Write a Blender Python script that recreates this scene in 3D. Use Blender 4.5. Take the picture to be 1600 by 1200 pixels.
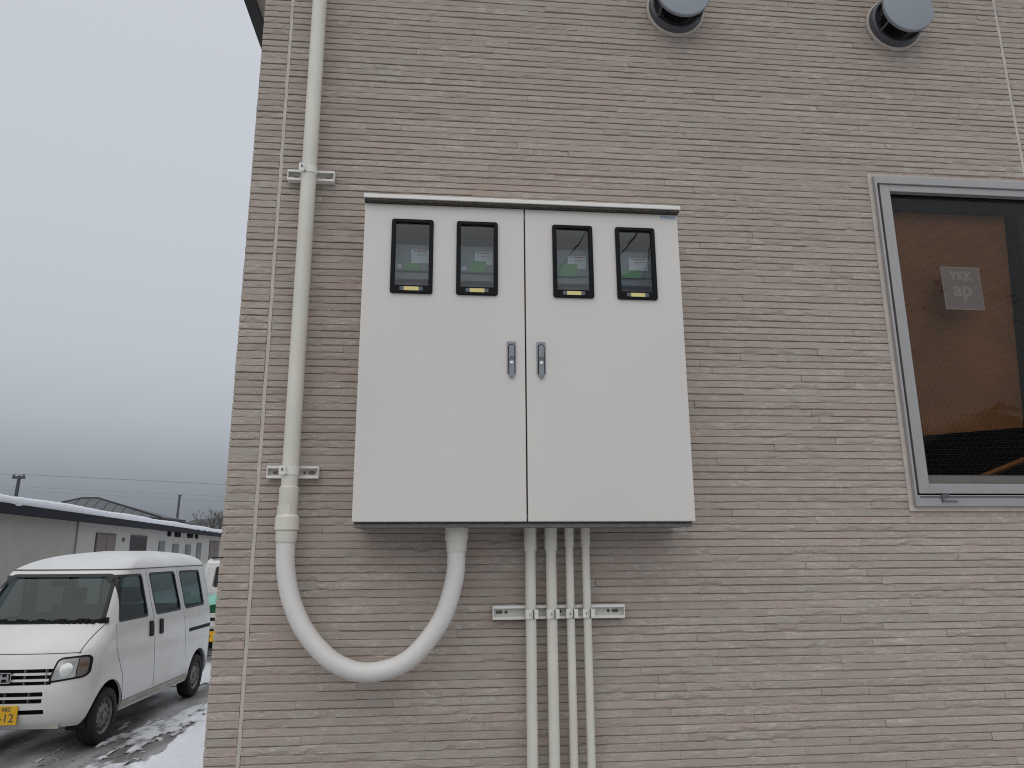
import bpy, bmesh, math, random
import numpy as np
from mathutils import Matrix, Vector

for _o in list(bpy.data.objects):
    bpy.data.objects.remove(_o, do_unlink=True)
SC = bpy.context.scene
COL = SC.collection
RND = random.Random(7)

# ------------------------------------------------------------------ camera
CAM_H = 1.88
PITCH, YAW, ROLL, FPX = 0.225448, 0.098908, -0.005867, 1130.0


def cam_axes():
    cr, sr = math.cos(ROLL), math.sin(ROLL)
    cp, sp = math.cos(PITCH), math.sin(PITCH)
    cy, sy = math.cos(YAW), math.sin(YAW)

    def tr(x, y, f):
        x, y = cr * x - sr * y, sr * x + cr * y
        X, Y, Z = x, cp * f - sp * y, sp * f + cp * y
        return Vector((cy * X + sy * Y, -sy * X + cy * Y, Z))
    return tr(1, 0, 0), tr(0, 1, 0), tr(0, 0, 1)


AX_R, AX_U, AX_F = cam_axes()
cam = bpy.data.objects.new('camera', bpy.data.cameras.new('camera'))
COL.objects.link(cam)
cam.data.sensor_width = 36.0
cam.data.lens = FPX / 1600.0 * 36.0
cam.data.clip_start = 0.05
cam.data.clip_end = 3000.0
_m = Matrix((AX_R, AX_U, -AX_F)).transposed().to_4x4()
_m.translation = Vector((0, 0, CAM_H))
cam.matrix_world = _m
SC.camera = cam

# ------------------------------------------------------------------ world: winter overcast
SUN_EL, SUN_AZ = math.radians(58), math.radians(205)
w = bpy.data.worlds.new('World')
SC.world = w
w.use_nodes = True
nt = w.node_tree
nt.nodes.clear()
sky = nt.nodes.new('ShaderNodeTexSky')
sky.sky_type = 'NISHITA'
sky.sun_disc = False
sky.sun_elevation = SUN_EL
sky.sun_rotation = SUN_AZ
sky.air_density = 1.0
sky.dust_density = 4.0
desat = nt.nodes.new('ShaderNodeHueSaturation')
desat.inputs['Saturation'].default_value = 0.35
nt.links.new(sky.outputs[0], desat.inputs['Color'])
skys = nt.nodes.new('ShaderNodeVectorMath')
skys.operation = 'SCALE'
skys.inputs['Scale'].default_value = 0.06
nt.links.new(desat.outputs[0], skys.inputs[0])
geo = nt.nodes.new('ShaderNodeTexCoord')
sep = nt.nodes.new('ShaderNodeSeparateXYZ')
nt.links.new(geo.outputs['Generated'], sep.inputs[0])
nz = nt.nodes.new('ShaderNodeTexNoise')
nz.inputs['Scale'].default_value = 1.6
nz.inputs['Detail'].default_value = 3.0
nt.links.new(geo.outputs['Generated'], nz.inputs['Vector'])
nzm = nt.nodes.new('ShaderNodeMath')
nzm.operation = 'MULTIPLY_ADD'
nzm.inputs[1].default_value = 0.004
nt.links.new(nz.outputs['Fac'], nzm.inputs[0])
nt.links.new(sep.outputs['Z'], nzm.inputs[2])
ramp = nt.nodes.new('ShaderNodeValToRGB')
cr_ = ramp.color_ramp
cr_.interpolation = 'B_SPLINE'
stops = [(0.0, (0.185, 0.205, 0.232)), (0.03, (0.205, 0.226, 0.255)), (0.07, (0.255, 0.28, 0.314)), (0.11, (0.335, 0.364, 0.402)),
         (0.16, (0.445, 0.478, 0.523)), (0.24, (0.53, 0.565, 0.615)), (0.40, (0.575, 0.612, 0.668)), (0.7, (0.615, 0.648, 0.70)), (1.0, (0.65, 0.678, 0.72))]
cr_.elements[0].position, cr_.elements[0].color = stops[0][0], (*stops[0][1], 1)
cr_.elements[1].position, cr_.elements[1].color = stops[-1][0], (*stops[-1][1], 1)
for p_, c_ in stops[1:-1]:
    e_ = cr_.elements.new(p_)
    e_.color = (*c_, 1)
nt.links.new(nzm.outputs[0], ramp.inputs[0])
mixw = nt.nodes.new('ShaderNodeMix')
mixw.data_type = 'RGBA'
mixw.inputs['Factor'].default_value = 0.06
nt.links.new(ramp.outputs[0], mixw.inputs['A'])
nt.links.new(skys.outputs[0], mixw.inputs['B'])
bg = nt.nodes.new('ShaderNodeBackground')
bg.inputs['Strength'].default_value = 1.0
nt.links.new(mixw.outputs['Result'], bg.inputs['Color'])
out = nt.nodes.new('ShaderNodeOutputWorld')
nt.links.new(bg.outputs[0], out.inputs['Surface'])

sun = bpy.data.objects.new('sun', bpy.data.lights.new('sun', 'SUN'))
COL.objects.link(sun)
sun.data.energy = 1.05
sun.data.angle = math.radians(90)
sun.data.color = (1.0, 0.97, 0.93)
# direction the light comes from: behind the camera, a little to the left, high up
_sd = Vector((-0.35 * math.cos(SUN_EL), -0.94 * math.cos(SUN_EL), math.sin(SUN_EL)))
sun.rotation_euler = _sd.to_track_quat('Z', 'Y').to_euler()
sun.location = (-3, -6, 9)

SC.view_settings.view_transform = 'Standard'
SC.view_settings.look = 'None'
SC.view_settings.exposure = 0.0
SC.view_settings.gamma = 1.0
SC.view_settings.use_curve_mapping = False
SC.render.engine = 'CYCLES'
SC.cycles.use_denoising = True
SC.cycles.filter_width = 1.05
SC.cycles.max_bounces = 6
SC.cycles.diffuse_bounces = 3
SC.cycles.transparent_max_bounces = 16
SC.cycles.caustics_reflective = False
SC.cycles.caustics_refractive = False


# ------------------------------------------------------------------ helpers
def tag(o, label=None, cat=None, group=None, kind=None):
    if label: o['label'] = label
    if cat: o['category'] = cat
    if group: o['group'] = group
    if kind: o['kind'] = kind
    return o


WM = {}


def empty(name, loc=(0, 0, 0), rz=0.0):
    o = bpy.data.objects.new(name, None)
    o.empty_display_size = 0.1
    COL.objects.link(o)
    o.location = loc
    o.rotation_euler = (0, 0, rz)
    WM[o.name] = Matrix.Translation(loc) @ Matrix.Rotation(rz, 4, 'Z')
    return o


def thing(name, label, cat, loc=(0, 0, 0), rz=0.0, group=None):
    return tag(empty(name, loc, rz), label, cat, group)


def link(name, me, mat, parent=None, local=False, smooth=False, bevel=None, kind=None):
    """one mesh object; geometry in world metres unless local (then in the parent's space)"""
    me.name = name
    o = bpy.data.objects.new(name, me)
    COL.objects.link(o)
    mats = mat if isinstance(mat, (list, tuple)) else [mat]
    if len(me.materials) == 0:
        for m in mats:
            me.materials.append(m)
    if parent is not None:
        o.parent = parent
        pm = WM.get(parent.name, Matrix.Identity(4))
        if local:
            WM[o.name] = pm.copy()
        else:
            o.matrix_parent_inverse = pm.inverted()
            WM[o.name] = Matrix.Identity(4)
    else:
        WM[o.name] = Matrix.Identity(4)
    if smooth:
        me.polygons.foreach_set('use_smooth', [True] * len(me.polygons))
        if smooth == 'auto':
            for p in me.polygons:
                p.use_smooth = True
            me.set_sharp_from_angle(angle=math.radians(35))
    if bevel:
        md = o.modifiers.new('bevel', 'BEVEL')
        md.width = bevel
        md.segments = 2
        md.limit_method = 'ANGLE'
        md.angle_limit = math.radians(40)
        md.harden_normals = False
    if kind:
        o['kind'] = kind
    return o


class MB:
    """collects shapes into one mesh"""

    def __init__(s):
        s.v, s.f, s.mi = [], [], []
        s.cur = 0

    def add(s, vs, fs):
        b = len(s.v)
        s.v.extend([tuple(p) for p in vs])
        for f in fs:
            s.f.append(tuple(i + b for i in f))
            s.mi.append(s.cur)
        return s

    def box(s, x0, x1, y0, y1, z0, z1):
        vs = [(x0, y0, z0), (x1, y0, z0), (x1, y1, z0), (x0, y1, z0), (x0, y0, z1), (x1, y0, z1), (x1, y1, z1), (x0, y1, z1)]
        return s.add(vs, [(0, 3, 2, 1), (4, 5, 6, 7), (0, 1, 5, 4), (1, 2, 6, 5), (2, 3, 7, 6), (3, 0, 4, 7)])

    def prism(s, pts, a0, a1, axis='y'):
        """polygon extruded along axis; pts are the two other coordinates in order"""
        n = len(pts)

        def P(p, a):
            if axis == 'y': return (p[0], a, p[1])
            if axis == 'x': return (a, p[0], p[1])
            return (p[0], p[1], a)
        vs = [P(p, a0) for p in pts] + [P(p, a1) for p in pts]
        fs = [tuple(range(n)), tuple(range(2 * n - 1, n - 1, -1))]
        for i in range(n):
            j = (i + 1) % n
            fs.append((i, i + n, j + n, j))
        return s.add(vs, fs)

    def tube(s, path, rad, n=16, closed_ends=True, radii=None):
        path = [Vector(p) for p in path]
        rings = []
        t0 = (path[1] - path[0]).normalized()
        up = Vector((0, 1, 0)) if abs(t0.y) < 0.9 else Vector((1, 0, 0))
        nrm = t0.cross(up).normalized()
        vs = []
        for i, p in enumerate(path):
            if i == 0: t = path[1] - path[0]
            elif i == len(path) - 1: t = path[-1] - path[-2]
            else: t = path[i + 1] - path[i - 1]
            t.normalize()
            nrm = (nrm - t * nrm.dot(t)).normalized()
            bn = t.cross(nrm)
            r = radii[i] if radii else rad
            for k in range(n):
                a = 2 * math.pi * k / n
                vs.append(p + (nrm * math.cos(a) + bn * math.sin(a)) * r)
        fs = []
        for i in range(len(path) - 1):
            for k in range(n):
                k2 = (k + 1) % n
                fs.append((i * n + k, i * n + k2, (i + 1) * n + k2, (i + 1) * n + k))
        if closed_ends:
            fs.append(tuple(range(n - 1, -1, -1)))
            b = (len(path) - 1) * n
            fs.append(tuple(range(b, b + n)))
        return s.add(vs, fs)

    def lathe(s, prof, origin, axis='y', n=32, close=True):
        """prof: list of (radius, along). Revolved about axis through origin"""
        ox, oy, oz = origin
        vs = []
        for r, a in prof:
            for k in range(n):
                t = 2 * math.pi * k / n
                c, q = r * math.cos(t), r * math.sin(t)
                if axis == 'y': vs.append((ox + c, oy + a, oz + q))
                elif axis == 'x': vs.append((ox + a, oy + c, oz + q))
                else: vs.append((ox + c, oy + q, oz + a))
        fs = []
        for i in range(len(prof) - 1):
            for k in range(n):
                k2 = (k + 1) % n
                fs.append((i * n + k, i * n + k2, (i + 1) * n + k2, (i + 1) * n + k))
        if close:
            fs.append(tuple(range(n - 1, -1, -1)))
            b = (len(prof) - 1) * n
            fs.append(tuple(range(b, b + n)))
        return s.add(vs, fs)

    def mesh(s, fix=True):
        me = bpy.data.meshes.new('m')
        me.from_pydata(s.v, [], s.f)
        if any(s.mi):
            me.polygons.foreach_set('material_index', s.mi)
        if fix:
            bm = bmesh.new()
            bm.from_mesh(me)
            bmesh.ops.recalc_face_normals(bm, faces=bm.faces)
            bm.to_mesh(me)
            bm.free()
        me.update()
        return me

    def build(s, name, mat, parent=None, **kw):
        return link(name, s.mesh(), mat, parent, **kw)


def rrect(x0, x1, z0, z1, r, n=4):
    pts = []
    for cx, cz, a0 in ((x1 - r, z1 - r, 0), (x0 + r, z1 - r, 90), (x0 + r, z0 + r, 180), (x1 - r, z0 + r, 270)):
        for k in range(n + 1):
            a = math.radians(a0 + 90 * k / n)
            pts.append((cx + r * math.cos(a), cz + r * math.sin(a)))
    return pts


def boolean(a_me, tools, op='DIFFERENCE'):
    """a_me combined with each tool mesh; returns a new mesh"""
    a = bpy.data.objects.new('tmp_a', a_me)
    COL.objects.link(a)
    tmp = [a]
    for t in tools:
        b = bpy.data.objects.new('tmp_b', t)
        COL.objects.link(b)
        tmp.append(b)
        md = a.modifiers.new('b', 'BOOLEAN')
        md.operation = op
        md.solver = 'EXACT'
        md.object = b
    dg = bpy.context.evaluated_depsgraph_get()
    me = bpy.data.meshes.new_from_object(a.evaluated_get(dg))
    for o in tmp:
        bpy.data.objects.remove(o, do_unlink=True)
    me.materials.clear()
    me.polygons.foreach_set('material_index', [0] * len(me.polygons))
    return me


def text_mesh(body, size, depth=0.0006, mirror=False, align='CENTER', bold=0.0):
    cu = bpy.data.curves.new('t', 'FONT')
    cu.body = body
    cu.size = size
    cu.extrude = depth
    cu.align_x = align
    cu.align_y = 'CENTER'
    cu.resolution_u = 3
    cu.offset = bold
    o = bpy.data.objects.new('t', cu)
    COL.objects.link(o)
    dg = bpy.context.evaluated_depsgraph_get()
    me = bpy.data.meshes.new_from_object(o.evaluated_get(dg))
    bpy.data.objects.remove(o, do_unlink=True)
    # text lies in XY facing +Z -> stand it up facing -Y
    me.transform(Matrix.Rotation(math.radians(90), 4, 'X'))
    if mirror:
        me.transform(Matrix.Scale(-1, 4, (1, 0, 0)))
        me.flip_normals()
    me.materials.clear()
    return me


def copy_tree(o, parent=None):
    c = o.copy()
    COL.objects.link(c)
    c.parent = parent
    for ch in list(o.children):
        copy_tree(ch, c)
    return c


# ------------------------------------------------------------------ materials
MATS = {}


def mat(name, col, rough=0.5, metal=0.0, noise=0.0, nscale=20.0, bump=0.0, bscale=200.0, spec=0.5, coat=0.0, dirt=None):
    m = bpy.data.materials.new(name)
    m.use_nodes = True
    t = m.node_tree
    b = t.nodes['Principled BSDF']
    b.inputs['Base Color'].default_value = (*col, 1)
    b.inputs['Roughness'].default_value = rough
    b.inputs['Metallic'].default_value = metal
    b.inputs['Specular IOR Level'].default_value = spec
    if coat: b.inputs['Coat Weight'].default_value = coat
    tc = t.nodes.new('ShaderNodeTexCoord')
    if noise or dirt:
        n = t.nodes.new('ShaderNodeTexNoise')
        n.inputs['Scale'].default_value = nscale
        n.inputs['Detail'].default_value = 5
        t.links.new(tc.outputs['Object'], n.inputs['Vector'])
        mx = t.nodes.new('ShaderNodeMix')
        mx.data_type = 'RGBA'
        lo = dirt if dirt else tuple(c * (1 - noise) for c in col)
        hi = tuple(min(1, c * (1 + noise * 0.6)) for c in col) if not dirt else col
        mx.inputs['A'].default_value = (*lo, 1)
        mx.inputs['B'].default_value = (*hi, 1)
        mr = t.nodes.new('ShaderNodeMapRange')
        mr.inputs['From Min'].default_value = 0.3
        mr.inputs['From Max'].default_value = 0.7
        t.links.new(n.outputs['Fac'], mr.inputs['Value'])
        t.links.new(mr.outputs[0], mx.inputs['Factor'])
        t.links.new(mx.outputs['Result'], b.inputs['Base Color'])
    if bump:
        n2 = t.nodes.new('ShaderNodeTexNoise')
        n2.inputs['Scale'].default_value = bscale
        n2.inputs['Detail'].default_value = 3
        t.links.new(tc.outputs['Object'], n2.inputs['Vector'])
        bp = t.nodes.new('ShaderNodeBump')
        bp.inputs['Strength'].default_value = 1.0
        bp.inputs['Distance'].default_value = bump
        t.links.new(n2.outputs['Fac'], bp.inputs['Height'])
        t.links.new(bp.outputs[0], b.inputs['Normal'])
    MATS[name] = m
    return m


def glass(name, tint=(0.8, 0.85, 0.83), f0=0.04, rough=0.02, wob=0.0):
    """thin pane: transparent with Fresnel reflection"""
    m = bpy.data.materials.new(name)
    m.use_nodes = True
    t = m.node_tree
    t.nodes.clear()
    tr = t.nodes.new('ShaderNodeBsdfTransparent')
    tr.inputs[0].default_value = (*tint, 1)
    gl = t.nodes.new('ShaderNodeBsdfGlossy')
    gl.inputs['Roughness'].default_value = rough
    lw = t.nodes.new('ShaderNodeLayerWeight')      # Schlick: the same from both faces of the pane
    lw.inputs['Blend'].default_value = 0.5
    pw = t.nodes.new('ShaderNodeMath')
    pw.operation = 'POWER'
    pw.inputs[1].default_value = 5.0
    t.links.new(lw.outputs['Facing'], pw.inputs[0])
    fr = t.nodes.new('ShaderNodeMath')
    fr.operation = 'MULTIPLY_ADD'
    fr.inputs[1].default_value = 1.0 - f0
    fr.inputs[2].default_value = f0
    t.links.new(pw.outputs[0], fr.inputs[0])
    mx = t.nodes.new('ShaderNodeMixShader')
    o = t.nodes.new('ShaderNodeOutputMaterial')
    t.links.new(fr.outputs[0], mx.inputs[0])
    t.links.new(tr.outputs[0], mx.inputs[1])
    t.links.new(gl.outputs[0], mx.inputs[2])
    t.links.new(mx.outputs[0], o.inputs[0])
    if wob:
        tc = t.nodes.new('ShaderNodeTexCoord')
        n2 = t.nodes.new('ShaderNodeTexNoise')
        n2.inputs['Scale'].default_value = 9
        t.links.new(tc.outputs['Object'], n2.inputs['Vector'])
        bp = t.nodes.new('ShaderNodeBump')
        bp.inputs['Distance'].default_value = wob
        t.links.new(n2.outputs['Fac'], bp.inputs['Height'])
        t.links.new(bp.outputs[0], gl.inputs['Normal'])
    MATS[name] = m
    return m


def siding_material():
    m = bpy.data.materials.new('siding')
    m.use_nodes = True
    t = m.node_tree
    N, Lk = t.nodes, t.links
    b = N['Principled BSDF']
    b.inputs['Roughness'].default_value = 0.82
    b.inputs['Specular IOR Level'].default_value = 0.25
    tc = N.new('ShaderNodeTexCoord')
    at = N.new('ShaderNodeAttribute')
    at.attribute_name = 'tint'          # x: per-strip random, y: second random
    sepa = N.new('ShaderNodeSeparateXYZ')
    Lk.new(at.outputs['Vector'], sepa.inputs[0])
    off = N.new('ShaderNodeVectorMath')
    off.operation = 'SCALE'
    off.inputs['Scale'].default_value = 37.0
    Lk.new(at.outputs['Vector'], off.inputs[0])

    def coords(scale):
        mp = N.new('ShaderNodeMapping')
        mp.inputs['Scale'].default_value = scale
        Lk.new(tc.outputs['Object'], mp.inputs['Vector'])
        ad = N.new('ShaderNodeVectorMath')
        Lk.new(mp.outputs[0], ad.inputs[0])
        Lk.new(off.outputs[0], ad.inputs[1])
        return ad.outputs[0]

    def noise(scale, detail=3, rough=0.55, s=1.0):
        n = N.new('ShaderNodeTexNoise')
        n.inputs['Scale'].default_value = s
        n.inputs['Detail'].default_value = detail
        n.inputs['Roughness'].default_value = rough
        Lk.new(coords(scale), n.inputs['Vector'])
        return n.outputs['Fac']

    def rng(v, a, c, lo=0.0, hi=1.0):
        r = N.new('ShaderNodeMapRange')
        r.inputs['From Min'].default_value = a
        r.inputs['From Max'].default_value = c
        r.inputs['To Min'].default_value = lo
        r.inputs['To Max'].default_value = hi
        Lk.new(v, r.inputs['Value'])
        return r.outputs[0]

    def mix(f, a, c, blend='MIX'):
        x = N.new('ShaderNodeMix')
        x.data_type = 'RGBA'
        x.blend_type = blend
        for s_, v in (('Factor', f), ('A', a), ('B', c)):
            if isinstance(v, (int, float)): x.inputs[s_].default_value = v
            elif isinstance(v, tuple): x.inputs[s_].default_value = (*v, 1)
            else: Lk.new(v, x.inputs[s_])
        return x.outputs['Result']
    grey = (0.462, 0.408, 0.358)
    tan = (0.474, 0.388, 0.332)
    pale = (0.57, 0.52, 0.455)
    patch = rng(noise((8, 8, 20), 3), 0.40, 0.60)
    c = mix(patch, grey, tan)
    c = mix(rng(noise((16, 16, 60), 3), 0.58, 0.70, 0, 0.7), c, pale)
    c = mix(rng(noise((420, 420, 22), 2), 0.35, 0.75, 0.0, 0.20), c, (0.33, 0.285, 0.25))
    c = mix(rng(noise((300, 300, 300), 3), 0.3, 0.7, 0.0, 0.14), c, (0.27, 0.235, 0.205))
    # pale broken edges of the flakes: contour lines of a stretched noise, only here and there
    ct = N.new('ShaderNodeMath'); ct.operation = 'COMPARE'
    ct.inputs[1].default_value = 0.5; ct.inputs[2].default_value = 0.020
    Lk.new(noise((14, 14, 60), 3, 0.55), ct.inputs[0])
    ms = N.new('ShaderNodeMath'); ms.operation = 'MULTIPLY'
    Lk.new(ct.outputs[0], ms.inputs[0])
    Lk.new(rng(noise((5, 5, 9), 1), 0.52, 0.62, 0.0, 0.6), ms.inputs[1])
    c = mix(ms.outputs[0], c, (0.60, 0.565, 0.515))
    vr = N.new('ShaderNodeMapRange')
    vr.inputs['To Min'].default_value = 0.94
    vr.inputs['To Max'].default_value = 1.06
    Lk.new(sepa.outputs['X'], vr.inputs['Value'])
    mul = N.new('ShaderNodeVectorMath')
    mul.operation = 'SCALE'
    Lk.new(c, mul.inputs[0])
    Lk.new(vr.outputs[0], mul.inputs['Scale'])
    Lk.new(mul.outputs[0], b.inputs['Base Color'])
    # relief: split-stone flakes and fine vertical tooling
    h1 = noise((28, 28, 75), 4, 0.65)
    h2 = noise((500, 500, 40), 2)
    h3 = noise((260, 260, 260), 1)
    s1 = N.new('ShaderNodeMath'); s1.operation = 'MULTIPLY_ADD'; s1.inputs[1].default_value = 0.32
    Lk.new(h2, s1.inputs[0]); Lk.new(h1, s1.inputs[2])
    s2 = N.new('ShaderNodeMath'); s2.operation = 'MULTIPLY_ADD'; s2.inputs[1].default_value = 0.25
    Lk.new(h3, s2.inputs[0]); Lk.new(s1.outputs[0], s2.inputs[2])
    bp = N.new('ShaderNodeBump')
    bp.inputs['Strength'].default_value = 1.0
    bp.inputs['Distance'].default_value = 0.0042
    Lk.new(s2.outputs[0], bp.inputs['Height'])
    Lk.new(bp.outputs[0], b.inputs['Normal'])
    MATS['siding'] = m
    return m


def ground_material():
    m = bpy.data.materials.new('ground')
    m.use_nodes = True
    t = m.node_tree
    N, Lk = t.nodes, t.links
    b = N['Principled BSDF']
    tc = N.new('ShaderNodeTexCoord')
    mp = N.new('ShaderNodeMapping')
    mp.inputs['Scale'].default_value = (1.0, 0.35, 1.0)
    Lk.new(tc.outputs['Object'], mp.inputs['Vector'])

    def noise(s, d=6, src=None):
        n = N.new('ShaderNodeTexNoise')
        n.inputs['Scale'].default_value = s
        n.inputs['Detail'].default_value = d
        Lk.new(src or mp.outputs[0], n.inputs['Vector'])
        return n.outputs['Fac']
    r = N.new('ShaderNodeValToRGB')
    r.color_ramp.elements[0].position = 0.36
    r.color_ramp.elements[0].color = (0.095, 0.091, 0.088, 1)
    r.color_ramp.elements[1].position = 0.66
    r.color_ramp.elements[1].color = (0.46, 0.46, 0.47, 1)
    e = r.color_ramp.elements.new(0.5)
    e.color = (0.22, 0.215, 0.21, 1)
    Lk.new(noise(1.8, 8), r.inputs[0])
    Lk.new(r.outputs[0], b.inputs['Base Color'])
    rr = N.new('ShaderNodeMapRange')
    rr.inputs['To Min'].default_value = 0.12
    rr.inputs['To Max'].default_value = 0.75
    rr.inputs['From Min'].default_value = 0.35
    rr.inputs['From Max'].default_value = 0.65
    Lk.new(noise(2.6, 4), rr.inputs['Value'])
    Lk.new(rr.outputs[0], b.inputs['Roughness'])
    bp = N.new('ShaderNodeBump')
    bp.inputs['Distance'].default_value = 0.02
    Lk.new(noise(22, 6, tc.outputs['Object']), bp.inputs['Height'])
    Lk.new(bp.outputs[0], b.inputs['Normal'])
    return m


def snow_material(name, thick, thin):
    m = bpy.data.materials.new(name)
    m.use_nodes = True
    t = m.node_tree
    N, Lk = t.nodes, t.links
    b = N['Principled BSDF']
    b.inputs['Roughness'].default_value = 0.7
    at = N.new('ShaderNodeAttribute')
    at.attribute_name = 'depth'
    tc = N.new('ShaderNodeTexCoord')
    n = N.new('ShaderNodeTexNoise')
    n.inputs['Scale'].default_value = 14
    n.inputs['Detail'].default_value = 6
    Lk.new(tc.outputs['Object'], n.inputs['Vector'])
    ad = N.new('ShaderNodeMath')
    ad.operation = 'MULTIPLY_ADD'
    ad.inputs[1].default_value = 0.9
    ad.inputs[2].default_value = -0.45
    Lk.new(n.outputs['Fac'], ad.inputs[0])
    s_ = N.new('ShaderNodeMath')
    s_.use_clamp = True
    Lk.new(ad.outputs[0], s_.inputs[0])
    Lk.new(at.outputs['Fac'], s_.inputs[1])
    mx = N.new('ShaderNodeMix')
    mx.data_type = 'RGBA'
    mx.inputs['A'].default_value = (*thin, 1)
    mx.inputs['B'].default_value = (*thick, 1)
    Lk.new(s_.outputs[0], mx.inputs['Factor'])
    Lk.new(mx.outputs['Result'], b.inputs['Base Color'])
    bp = N.new('ShaderNodeBump')
    bp.inputs['Distance'].default_value = 0.012
    n2 = N.new('ShaderNodeTexNoise')
    n2.inputs['Scale'].default_value = 40
    n2.inputs['Detail'].default_value = 4
    Lk.new(tc.outputs['Object'], n2.inputs['Vector'])
    Lk.new(n2.outputs['Fac'], bp.inputs['Height'])
    Lk.new(bp.outputs[0], b.inputs['Normal'])
    MATS[name] = m


def build_materials():
    snow_material('snow_clean', (0.80, 0.82, 0.86), (0.45, 0.455, 0.47))
    snow_material('snow_slush', (0.70, 0.715, 0.745), (0.17, 0.167, 0.167))
    siding_material()
    mat('grout', (0.48, 0.385, 0.33), 0.9, noise=0.2, nscale=60)
    mat('caulk', (0.56, 0.505, 0.455), 0.6, noise=0.10, nscale=30)
    mat('cabinet', (0.708, 0.676, 0.632), 0.40, noise=0.035, nscale=2.2, bump=0.00018, bscale=900)
    mat('cabinet_in', (0.16, 0.165, 0.17), 0.6)
    mat('pvc', (0.72, 0.695, 0.61), 0.36, noise=0.08, nscale=6, bump=0.0002, bscale=120)
    mat('flex', (0.75, 0.725, 0.69), 0.45, noise=0.05, nscale=8)
    mat('rail', (0.82, 0.805, 0.755), 0.38, noise=0.03, nscale=30)
    mat('black', (0.006, 0.006, 0.008), 0.45, bump=0.0002, bscale=500, spec=0.15)
    mat('soft_black', (0.012, 0.012, 0.014), 0.6, spec=0.2)
    mat('grey_metal', (0.26, 0.275, 0.30), 0.36, 0.35, noise=0.1, nscale=80)
    mat('dark_metal', (0.10, 0.105, 0.115), 0.45, 0.2)
    mat('steel', (0.62, 0.63, 0.64), 0.3, 0.9)
    mat('screw', (0.12, 0.12, 0.12), 0.4, 0.7)
    mat('yellow', (0.78, 0.66, 0.27), 0.5)
    mat('slider', (0.11, 0.12, 0.135), 0.4)
    mat('meter', (0.31, 0.335, 0.36), 0.5)
    mat('meter_dark', (0.24, 0.26, 0.28), 0.5)
    mat('paper', (0.80, 0.83, 0.86), 0.6)
    mat('green', (0.15, 0.40, 0.16), 0.55)
    mat('red_ink', (0.55, 0.18, 0.17), 0.6)
    mat('grey_ink', (0.32, 0.33, 0.36), 0.6)
    mat('ink', (0.05, 0.06, 0.10), 0.6)
    mat('blue_label', (0.56, 0.62, 0.70), 0.35)
    mat('alu', (0.40, 0.39, 0.385), 0.42, 0.25, noise=0.06, nscale=20)
    mat('alu_dark', (0.13, 0.13, 0.138), 0.5, 0.2)
    mat('cap', (0.26, 0.285, 0.315), 0.45, 0.15, noise=0.04, nscale=15)
    mat('brown_board', (0.34, 0.138, 0.038), 0.55, noise=0.28, nscale=4, bump=0.0006, bscale=60)
    mat('sticker', (0.25, 0.215, 0.215), 0.6, spec=0.1)
    mat('sticker_ink', (0.35, 0.315, 0.305), 0.6, spec=0.1)
    mat('room', (0.06, 0.055, 0.05), 0.9)
    mat('fascia', (0.008, 0.008, 0.010), 0.4)
    mat('soffit', (0.42, 0.40, 0.36), 0.7)
    mat('concrete', (0.38, 0.37, 0.35), 0.9, noise=0.15, nscale=8)
    mat('snow', (0.80, 0.82, 0.86), 0.7, noise=0.05, nscale=6, bump=0.010, bscale=45)
    mat('snow_dirty', (0.44, 0.445, 0.46), 0.75, noise=0.20, nscale=5, bump=0.010, bscale=45)
    mat('van_white', (0.74, 0.74, 0.73), 0.25, nscale=1.7, coat=0.3, dirt=(0.62, 0.61, 0.58))
    mat('sill_dirt', (0.46, 0.43, 0.38), 0.6, noise=0.25, nscale=8)
    mat('tyre', (0.012, 0.012, 0.013), 0.8, bump=0.002, bscale=80)
    mat('rim', (0.22, 0.215, 0.205), 0.5, 0.5, noise=0.25, nscale=12)
    mat('seal', (0.010, 0.011, 0.013), 0.5)
    mat('gap', (0.08, 0.08, 0.082), 0.7)
    mat('lens', (0.66, 0.66, 0.64), 0.18, 0.6)
    mat('reflector', (0.42, 0.42, 0.41), 0.3, 0.3, noise=0.5, nscale=9)
    mat('amber', (0.15, 0.085, 0.06), 0.25)
    mat('smoke_lens', (0.16, 0.14, 0.125), 0.2)
    mat('underside_shade', (0.25, 0.24, 0.225), 0.7, noise=0.5, nscale=260)
    mat('strip_shade', (0.10, 0.088, 0.076), 0.8, noise=0.5, nscale=120, spec=0.1)
    mat('chrome', (0.55, 0.56, 0.58), 0.15, 1.0)
    mat('plate_yellow', (0.76, 0.43, 0.015), 0.45)
    mat('seat', (0.075, 0.08, 0.085), 0.85)
    mat('seat_tan', (0.20, 0.185, 0.14), 0.85)
    mat('headliner', (0.42, 0.42, 0.40), 0.9)
    mat('tarp', (0.004, 0.15, 0.055), 0.55, noise=0.15, nscale=8)
    mat('mint', (0.22, 0.50, 0.40), 0.5, noise=0.15, nscale=12)
    mat('plaster', (0.42, 0.405, 0.375), 0.9, noise=0.05, nscale=2, bump=0.003, bscale=30)
    mat('plaster_warm', (0.39, 0.365, 0.33), 0.9, noise=0.06, nscale=2, bump=0.003, bscale=30)
    mat('eave_dark', (0.016, 0.016, 0.022), 0.7, spec=0.15)
    mat('roof_grey', (0.11, 0.115, 0.125), 0.55, 0.2)
    mat('roof_dark', (0.022, 0.020, 0.022), 0.6)
    mat('roof_brown', (0.035, 0.028, 0.025), 0.7)
    mat('win_brown', (0.12, 0.085, 0.065), 0.4)
    mat('win_dark', (0.05, 0.045, 0.042), 0.15)
    mat('win_grey', (0.16, 0.165, 0.17), 0.25)
    mat('pole', (0.055, 0.06, 0.075), 0.8)
    mat('pole_grey', (0.085, 0.09, 0.10), 0.8)
    mat('mesh_wire', (0.035, 0.035, 0.035), 0.6)
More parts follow.
